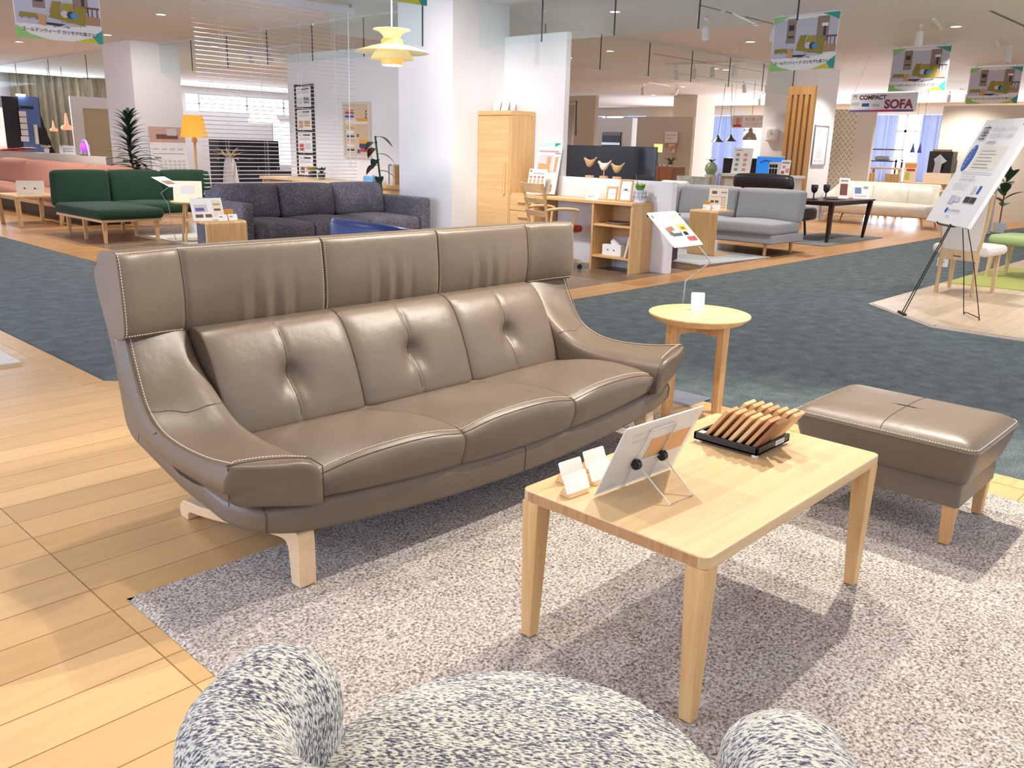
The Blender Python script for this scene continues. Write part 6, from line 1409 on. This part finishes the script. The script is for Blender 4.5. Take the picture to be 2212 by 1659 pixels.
bd = printed(eb, .80, .89, items, thick=.03, M=Me, name='board', r=.004)
mb = MB(Me); mb.add([(-.29+.065*cos(a), -.0028, .56+.115*sin(a)) for a in [2*pi*k/32 for k in range(32)]], [tuple(range(32))]); mb.build('blue_oval', plain('royal_blue', (40, 96, 176), .6), bd)
mb = MB(Me)
for k in range(6): mb.text('座り心地の科'[k], .026, Matrix.Translation((-.29, -.0104, .64-.031*k)) @ Matrix.Rotation(pi/2, 4, 'X'), 0, 'CENTER')
mb.build('oval_lettering', M_PAPER, bd)
mb = MB(Me); mb.add([(-.13+.022*cos(a), -.0028, .112+.022*sin(a)) for a in [2*pi*k/20 for k in range(20)]], [tuple(range(20))]); mb.build('blue_dot', M_BLUEP, bd)
wch = thing('dining_chair', 'cream upholstered dining chair with high oak framed back behind the easel', 'chair', (8.98, 2.46, 0), radians(86))
M_CHW = plain('cream_leather', (222, 216, 206), .5)
for sx in (-1, 1):
    mb = MB(); mb.tube(catmull([(sx*.165, .20, 0), (sx*.165, .205, .44), (sx*.20, .235, .70), (sx*.225, .28, .95)], 6), .019, 8); mb.build('rear_post', M_PALEZ, wch, smooth=60)
    legbar(wch, (sx*.20, -.22, 0), (.014, .014), (sx*.20, -.20, .38), (.02, .02), M_PALEZ)
mb = MB(); mb.box(-.17, .17, .19, .22, .33, .43); mb.build('rear_rail', M_PALEZ, wch)
mb = MB(); mb.box(-.02, .05, .2202, .2215, .362, .372); mb.build('maker_plate', M_DKP, wch)
mb = MB(); mb.extr([(-.17, .43), (.17, .43), (.21, .905), (-.21, .905)], 0, .03, 1)
mb.v = [Vector((v.x, v.y+.185+.075*((v.z-.43)/.5), v.z)) for v in mb.v]; mb.build('back_panel', M_CHW, wch, bevel=.008)
mb = MB(); mb.tube(catmull([(-.225, .28, .945), (-.1, .30, .955), (.1, .30, .955), (.225, .28, .945)], 5), .020, 8); mb.build('top_rail', M_PALEZ, wch, smooth=60)
piece(wch, 'seat', (0, -.03, .425), (.52, .50, .09), .04, M_CHW, (0, 0, .015))
t = thing('hang_tag', 'white price tag hanging below the seat of the cream dining chair', 'tag', (8.80, 2.62, .25), radians(-90)); printed(t, .10, .09, [('r', -.03, .04, .05, .008, M_GREYP)]); mb = MB(); mb.cyl((0, 0, .09), (0, .04, .14), .002, n=5); mb.build('string', M_PAPER, t)
gb = thing('green_bench', 'pale green padded bench with oak legs at the right edge', 'bench', (10.6, 2.05, 0), radians(-8))
M_LIMEF = plain('apple_green_fabric', (168, 190, 132), .9, bump=.1)
piece(gb, 'cushion', (0, 0, .42), (.55, 1.2, .10), .04, M_LIMEF, (0, 0, .01))
for sx in (-1, 1):
    for sy in (-1, 1): legbar(gb, (sx*.24, sy*.56, 0), (.014, .014), (sx*.23, sy*.54, .375), (.024, .024), M_PALEZ)
m_ = MB(); m_.prism([(9.55, 2.80), (11.6, 2.75), (11.6, .9), (9.75, .9)], .001, .010); tag(m_.build('green_rug', pile('lime_rug', [(.35, (150, 156, 80)), (.65, (190, 194, 110))], 100, .6, .008)), 'lime green shaggy rug beneath the pale green bench', 'rug')
t = thing('white_side_rug', 'white rug corner at the left edge on the maple floor', 'rug', (.9, 5.9, 0)); mb = MB(); mb.prism([(-1.2, -.55), (.60, -.69), (.60, .9), (-1.2, .9)], .0, .010); mb.build('pile', pile('white_rug', [(.35, (206, 204, 198)), (.65, (238, 236, 230))], 150, .5, .006), t)
# ================================================================ ceiling fittings
M_FIX = plain('white_fitting', (226, 226, 226), .4)
def downlight(x, y, label):
    t = thing('downlight', label, 'ceiling light', (x, y, CEIL), 0, 'recessed ceiling downlights')
    mb = MB(); mb.lathe([(.062, -.001), (.074, -.001), (.076, -.006), (.060, -.006)], 24, cap0=False, cap1=False); mb.build('trim_ring', M_FIX, t)
    mb = MB(); mb.cyl((0, 0, -.003), (0, 0, -.001), .062, n=24); mb.build('lens', M_LAMP, t)
    return t
DL = [(5.64, 11.88, 'left of the blind top'), (5.71, 17.61, 'above the far left low partition'), (8.77, 6.69, 'above the tall cabinet, nearest of the right group'), (12.1, 9.29, 'right of the corner glass, upper one'), (12.14, 6.74, 'under the two front track spots'), (12.04, 3.87, 'at the right, between the hanging posters'), (15.59, 9.36, 'beyond the front glass, left of a pair'), (15.9, 9.30, 'beyond the front glass, right of a pair'),
      (12.6, 10.6, 'left next to the white partition'), (8.6, 19.5, 'beyond the left white pillar'), (7.3, 10.9, 'seen through the upper blind'), (8.4, 9.4, 'beside the blind wand'), (8.05, 15.0, 'right of the left white pillar'), (18.6, 8.6, 'left of the slat screen top'), (21, 4.6, 'far right, left of the beige pillar'), (24, 6.5, 'above the sofa banner'), (19.5, 12.6, 'far, beyond the second glass'), (22.5, 13.0, 'far, left of the cream pillar'), (22, 15.2, 'farthest, over the kitchen'), (15.5, 13.2, 'above the television, far'), (17.0, 2.4, 'at the far right above the banners'), (6.2, 15.0, 'above the pink sofa'), (25.5, 10, 'by the far window, over the banner')]
for x, y, s in DL: downlight(x, y, 'warm recessed ceiling downlight '+s)
def track(x, y, rz, L, label):
    t = thing('light_track', label, 'light track', (x, y, CEIL), rz, 'ceiling light tracks'); mb = MB(); mb.box(-L/2, L/2, -.017, .017, -.022, 0); mb.build('rail', M_FIX, t); mb = MB(); mb.box(L/2, L/2+.05, -.022, .022, -.035, 0); mb.build('end_feed', M_FIX, t); return t
def track_spot(x, y, az, tilt, label, lit=True, s=1.0):
    t = thing('track_spotlight', label, 'spotlight', (x, y, CEIL-.022), az, 'ceiling track spotlights')
    mb = MB(); mb.box(-.06*s, .06*s, -.018*s, .018*s, -.03*s, 0); mb.build('adapter', M_FIX, t)
    mb = MB(); mb.cyl((0, 0, -.03*s), (0, 0, -.10*s), .008*s, n=8); mb.build('arm', M_FIX, t)
    M = Matrix.Translation((0, 0, -.14*s)) @ Matrix.Rotation(radians(tilt), 4, 'Y')
    mb = MB(M); mb.lathe([(.034*s, .07*s), (.040*s, .06*s), (.046*s, -.07*s), (.048*s, -.10*s), (.044*s, -.10*s), (.040*s, -.085*s)], 24, cap1=False); hd = mb.build('head', M_FIX, t, smooth=40)
    mb = MB(M); mb.cyl((0, 0, -.088*s), (0, 0, -.084*s), .040*s, n=24); mb.build('lens', M_LAMPW if lit else M_GREYP, hd)
    return t
TR = [(10.0, 5.65, 12, .9), (11.6, 3.95, 12, .8), (11.8, 2.55, 12, .6), (14.0, 3.9, 12, .9), (14.5, 8.9, 100, 1.5), (18.6, 9.5, 10, 1.2), (18.4, 12.6, 10, 1.2), (8.6, 14.0, 95, 1.6), (23, 7.0, 10, 1), (23, 12, 10, 1.2)]
TRL = ['under the front ceiling, left', 'right of the hanging poster', 'at the upper right corner', 'between two hanging posters', 'behind the front ceiling glass', 'left of the slat screen', 'far, above the television', 'behind the blind', 'over the sofa banner', 'far, by the cream pillar']
for (x, y, a, L), s in zip(TR, TRL): track(x, y, radians(a), L, 'white ceiling light track '+s)
SP = [(9.7, 6.0, 200, 28, 'front left, tilted left, over the desk area', 1), (10.3, 5.4, 215, 40, 'front right, tilted towards the viewer', 1), (11.5, 4.1, 20, -14, 'right of the large hanging poster', 0), (11.8, 2.65, 120, 28, 'at the upper right corner of the view', 0), (13.9, 4.7, 200, 20, 'left of the second hanging poster', 0), (14.2, 3.8, 30, 10, 'right of the second hanging poster', 0),
      (14.6, 9.6, 100, 5, 'behind the front glass, first from the left', 0), (14.6, 9.2, 200, 12, 'behind the front glass, second from the left', 1), (14.4, 8.7, 100, 4, 'behind the front glass, third from the left', 0), (14.4, 8.25, 200, 14, 'behind the front glass, fourth from the left', 1),
      (18.3, 10.2, 190, 30, 'left of the slats, first of three', 1), (18.6, 9.8, 190, 12, 'left of the slats, second of three', 1), (18.9, 9.3, 190, 35, 'left of the slats, third of three', 1), (18.2, 12.9, 200, 25, 'far, first of two above the television', 1), (18.6, 12.2, 240, 35, 'far, second of two above the television', 1), (8.5, 14.6, 190, 35, 'behind the blind, first', 1), (8.6, 14.1, 200, 40, 'behind the blind, second', 1), (8.7, 13.6, 170, 30, 'behind the blind, third', 1), (8.9, 21.6, 200, 30, 'before the far left curtain', 1),
      (9.6, 20.4, 200, 20, 'right part of the far left curtain', 1), (23, 7.3, 200, 30, 'under the sofa banner, left', 1), (23, 6.9, 200, 30, 'under the sofa banner, right', 1), (23, 12.3, 200, 30, 'far, left of the cream pillar', 1), (23, 11.6, 200, 30, 'far, right of the cream pillar', 0)]
for x, y, az, tl, s, lit in SP: track_spot(x, y, radians(az), tl, 'white ceiling spotlight '+s, lit)
# ceiling access hatch, sprinkler heads, air vents
M_JOINT = plain('hatch_joint', (150, 148, 144), .8)
t = thing('ceiling_hatch', 'square ceiling hatch outline above the white partition', 'hatch', (7.3, 6.2, CEIL)); mb = MB()
for x0, x1, y0, y1 in ((-.30, .30, -.30, -.292), (-.30, .30, .292, .30), (-.30, -.292, -.30, .30), (.292, .30, -.30, .30)): mb.box(x0, x1, y0, y1, -.003, 0)
mb.build('frame', M_JOINT, t)
for k, (x, y, s) in enumerate(((8.2, 7.3, 'near the hatch'), (9.4, 5.6, 'between the front track and the glass'), (10.8, 5.2, 'right of the front track'), (12.9, 7.4, 'far side of the front glass'))):
    t = thing('sprinkler_head', 'small white ceiling sprinkler '+s, 'sprinkler', (x, y, CEIL), 0, 'ceiling sprinklers'); mb = MB(); mb.lathe([(.035, 0), (.035, -.006), (.012, -.012), (.012, -.03), (.022, -.034), (.001, -.036)], 16, cap0=False); mb.build('head', M_FIX, t)
# long slot diffusers in the ceiling
M_SLOT = plain('slot_grey', (120, 116, 110), .8)
for k, (x0, x1, y, s) in enumerate(((8.9, 12.2, 5.62, 'along the first track'), (12.8, 16.6, 8.9, 'behind the front glass'), (16, 20, 10.6, 'beyond the second row of lamps'), (11.0, 16, 3.2, 'above the hanging posters'))):
    t = thing('air_slot', 'thin dark air slot in the ceiling '+s, 'vent', (0, 0, CEIL), 0, 'ceiling air slots'); mb = MB(); mb.box(x0, x1, y-.02, y+.02, -.002, 0); mb.build('slot', M_SLOT, t)
# ================================================================ hanging sale posters
M_PH1 = plain('poster_curtain', (196, 198, 214), .7); M_PH2 = plain('poster_wall', (150, 130, 120), .7); M_PH3 = plain('poster_floor', (176, 140, 112), .7)
M_SOFAY = plain('poster_sofa_yellow', (150, 138, 56), .7); M_TEAL = plain('poster_teal', (60, 160, 150), .7); M_LGRN = plain('poster_green', (150, 206, 120), .7); M_YEL = plain('poster_yellow', (206, 206, 70), .7); M_SKYB = plain('poster_cushion_blue', (90, 150, 196), .7)
plain('poster_navy', (50, 70, 100), .7)
def sale_poster(x, y, rz, label, w=.84, h=.60, ztop=CEIL-.03):
    t = thing('sale_poster', label, 'banner', (x, y, ztop-h), rz, 'hanging sale posters')
    bd = printed(t, w, h, [('r', -w/2+.01, .18, w-.02, h-.22, M_PH1), ('r', -.24, .30, .12, .27, M_PH2), ('r', .15, .30, .15, .27, M_PH2), ('r', -.215, .44, .07, .06, M_DKP), ('r', -.22, .36, .08, .02, M_DKP),
        ('r', .27, .34, .14, .02, M_BROWNP), ('r', .29, .22, .010, .12, M_DKP), ('r', .33, .22, .010, .12, M_DKP), ('r', .38, .22, .010, .12, M_DKP), ('r', .21, .46, .08, .035, M_PAPER), ('r', .235, .36, .03, .10, M_DKP),
        ('r', -.36, .15, .010, .07, M_BROWNP), ('r', -.29, .14, .010, .07, M_BROWNP), ('r', -.22, .15, .010, .07, M_BROWNP), ('r', .20, .15, .010, .05, M_BROWNP), ('r', .02, .14, .010, .05, M_BROWNP)]+[('r', -.06+.018*q, .128+.010*sin(pi*q/8), .012, .010, M_DKP) for q in range(9)]+[
        ('t', -.372, .082, .0415, 'ゴールデンウィーク カリモク家具フェア', M_DKP, 'LEFT', .0006)], thick=.002, name='sheet', r=.001)
    for pts_, mt_, d_ in (([(.05, .18), (.41, .18), (.41, .26), (.20, .28)], M_PH3, .0075), ([(-.41, .14), (.05, .14), (.30, .17), (-.41, .19)], M_LAVP, .0074), ([(-.38, .20), (-.20, .20), (-.22, .245), (-.37, .245)], M_SOFAY, .0078), ([(-.20, .14), (-.13, .13), (-.13, .24), (-.20, .24)], M_TANP, .008),
        ([(-.10, .22), (.25, .16), (.26, .22), (-.07, .27)], M_SOFAY, .0080), ([(-.09, .26), (.00, .25), (.03, .38), (-.05, .38)], M_SOFAY, .0082), ([(.01, .25), (.12, .235), (.15, .37), (.05, .37)], M_MUSTARD, .0082), ([(.13, .23), (.25, .20), (.28, .34), (.17, .355)], M_SOFAY, .0082), ([(-.22, .15), (.0, .14), (.06, .165), (-.16, .17)], M_DKP, .0078)): poly_print(bd, pts_, mt_, -d_)
    for cx_, cz_, r_, mt_, d_ in ((.06, .265, .04, M_LTGREYP, .0086), (.12, .26, .042, MATS['poster_navy'], .0088), (.15, .255, .036, M_SKYB, .0090)): poly_print(bd, [(cx_+r_*cos(2*pi*q/18), cz_+r_*.9*sin(2*pi*q/18)) for q in range(18)], mt_, -d_)
    hw = w/2
    poly_print(bd, [(-hw, .0), (-hw+.30, .0), (-hw+.12, .04), (-hw, .12)], M_LGRN, -.007); poly_print(bd, [(hw, 0), (hw, .14), (hw-.10, .06), (hw-.05, 0)], M_TEAL, -.0075); poly_print(bd, [(hw-.05, 0), (hw-.10, .06), (hw-.30, .0)], M_YEL, -.007)
    poly_print(bd, [(-hw, h), (-hw, h-.08), (-hw+.16, h-.02), (-hw+.2, h)], M_LGRN, -.0075); poly_print(bd, [(hw, h), (hw-.22, h), (hw-.12, h-.03), (hw, h-.08)], M_TEAL, -.0075)
    mb = MB(); mb.box(-hw-.01, hw+.01, -.004, .008, h-.004, h+.012); mb.build('top_bar', M_WHITE, t)
    for q in (-hw+.1, hw-.1): mb = MB(); mb.box(q-.012, q+.012, -.002, .006, h+.012, h+.03); mb.build('clip', M_WHITE, t)
    return t
sale_poster(10.0, 4.86, radians(-96), 'largest hanging furniture fair poster, over the slat screen')
sale_poster(13.8, 4.86, radians(-94), 'middle hanging furniture fair poster, right of the slat screen')
sale_poster(17.3, 4.78, radians(-92), 'small hanging furniture fair poster above the easel board')
sale_poster(20.6, 4.45, radians(-92), 'hanging furniture fair poster cut by the right edge')
sale_poster(3.68, 10.08, radians(-4), 'hanging furniture fair poster at the upper left')
sale_poster(3.93, 5.04, radians(-4), 'hanging furniture fair poster at the top edge above the blind, almost out of view', ztop=CEIL+.0-.03)
cs = thing('sofa_banner', 'hanging white banner reading COMPACT SOFA', 'banner', (14.6, 5.63, 1.955), radians(-92))
M_MAUVE = plain('mauve_ink', (150, 70, 90), .7); M_PLUM = plain('plum_ink', (90, 60, 96), .7)
printed(cs, 1.08, .29, [('r', -.54, .0, .36, .035, plain('strip_violet', (120, 96, 160), .7)), ('r', -.18, .0, .36, .035, plain('strip_magenta', (206, 70, 130), .7)), ('r', .18, .0, .32, .035, plain('strip_purple', (130, 84, 140), .7)),
    ('r', -.50, .20, .06, .05, M_GREYP), ('r', -.49, .205, .04, .03, M_PAPER), ('r', -.52, .10, .13, .05, M_LTGREYP), ('r', -.34, .085, .12, .05, M_BLUEP), ('r', -.17, .085, .12, .04, M_LAVP),
    ('t', -.395, .222, .092, 'COMPACT', M_PLUM, 'LEFT', .0035), ('t', .03, .112, .185, 'SOFA', M_MAUVE, 'LEFT', .008), ('t', .05, .238, .029, 'お部屋にぴったり コンパクトサイズ', M_LAVP)], r=.001)
mb = MB(); mb.add([(-.51, -.002, .25), (-.43, -.002, .25), (-.47, -.002, .275)], [(0, 1, 2)]); mb.build('roof_mark', M_GREYP, cs)
for x in (-.5, .5): mb = MB(); mb.tube([(x, 0, .29), (x*.6, .0, CEIL-1.955)], .003, 5); mb.build('wire', M_WHITE, cs)
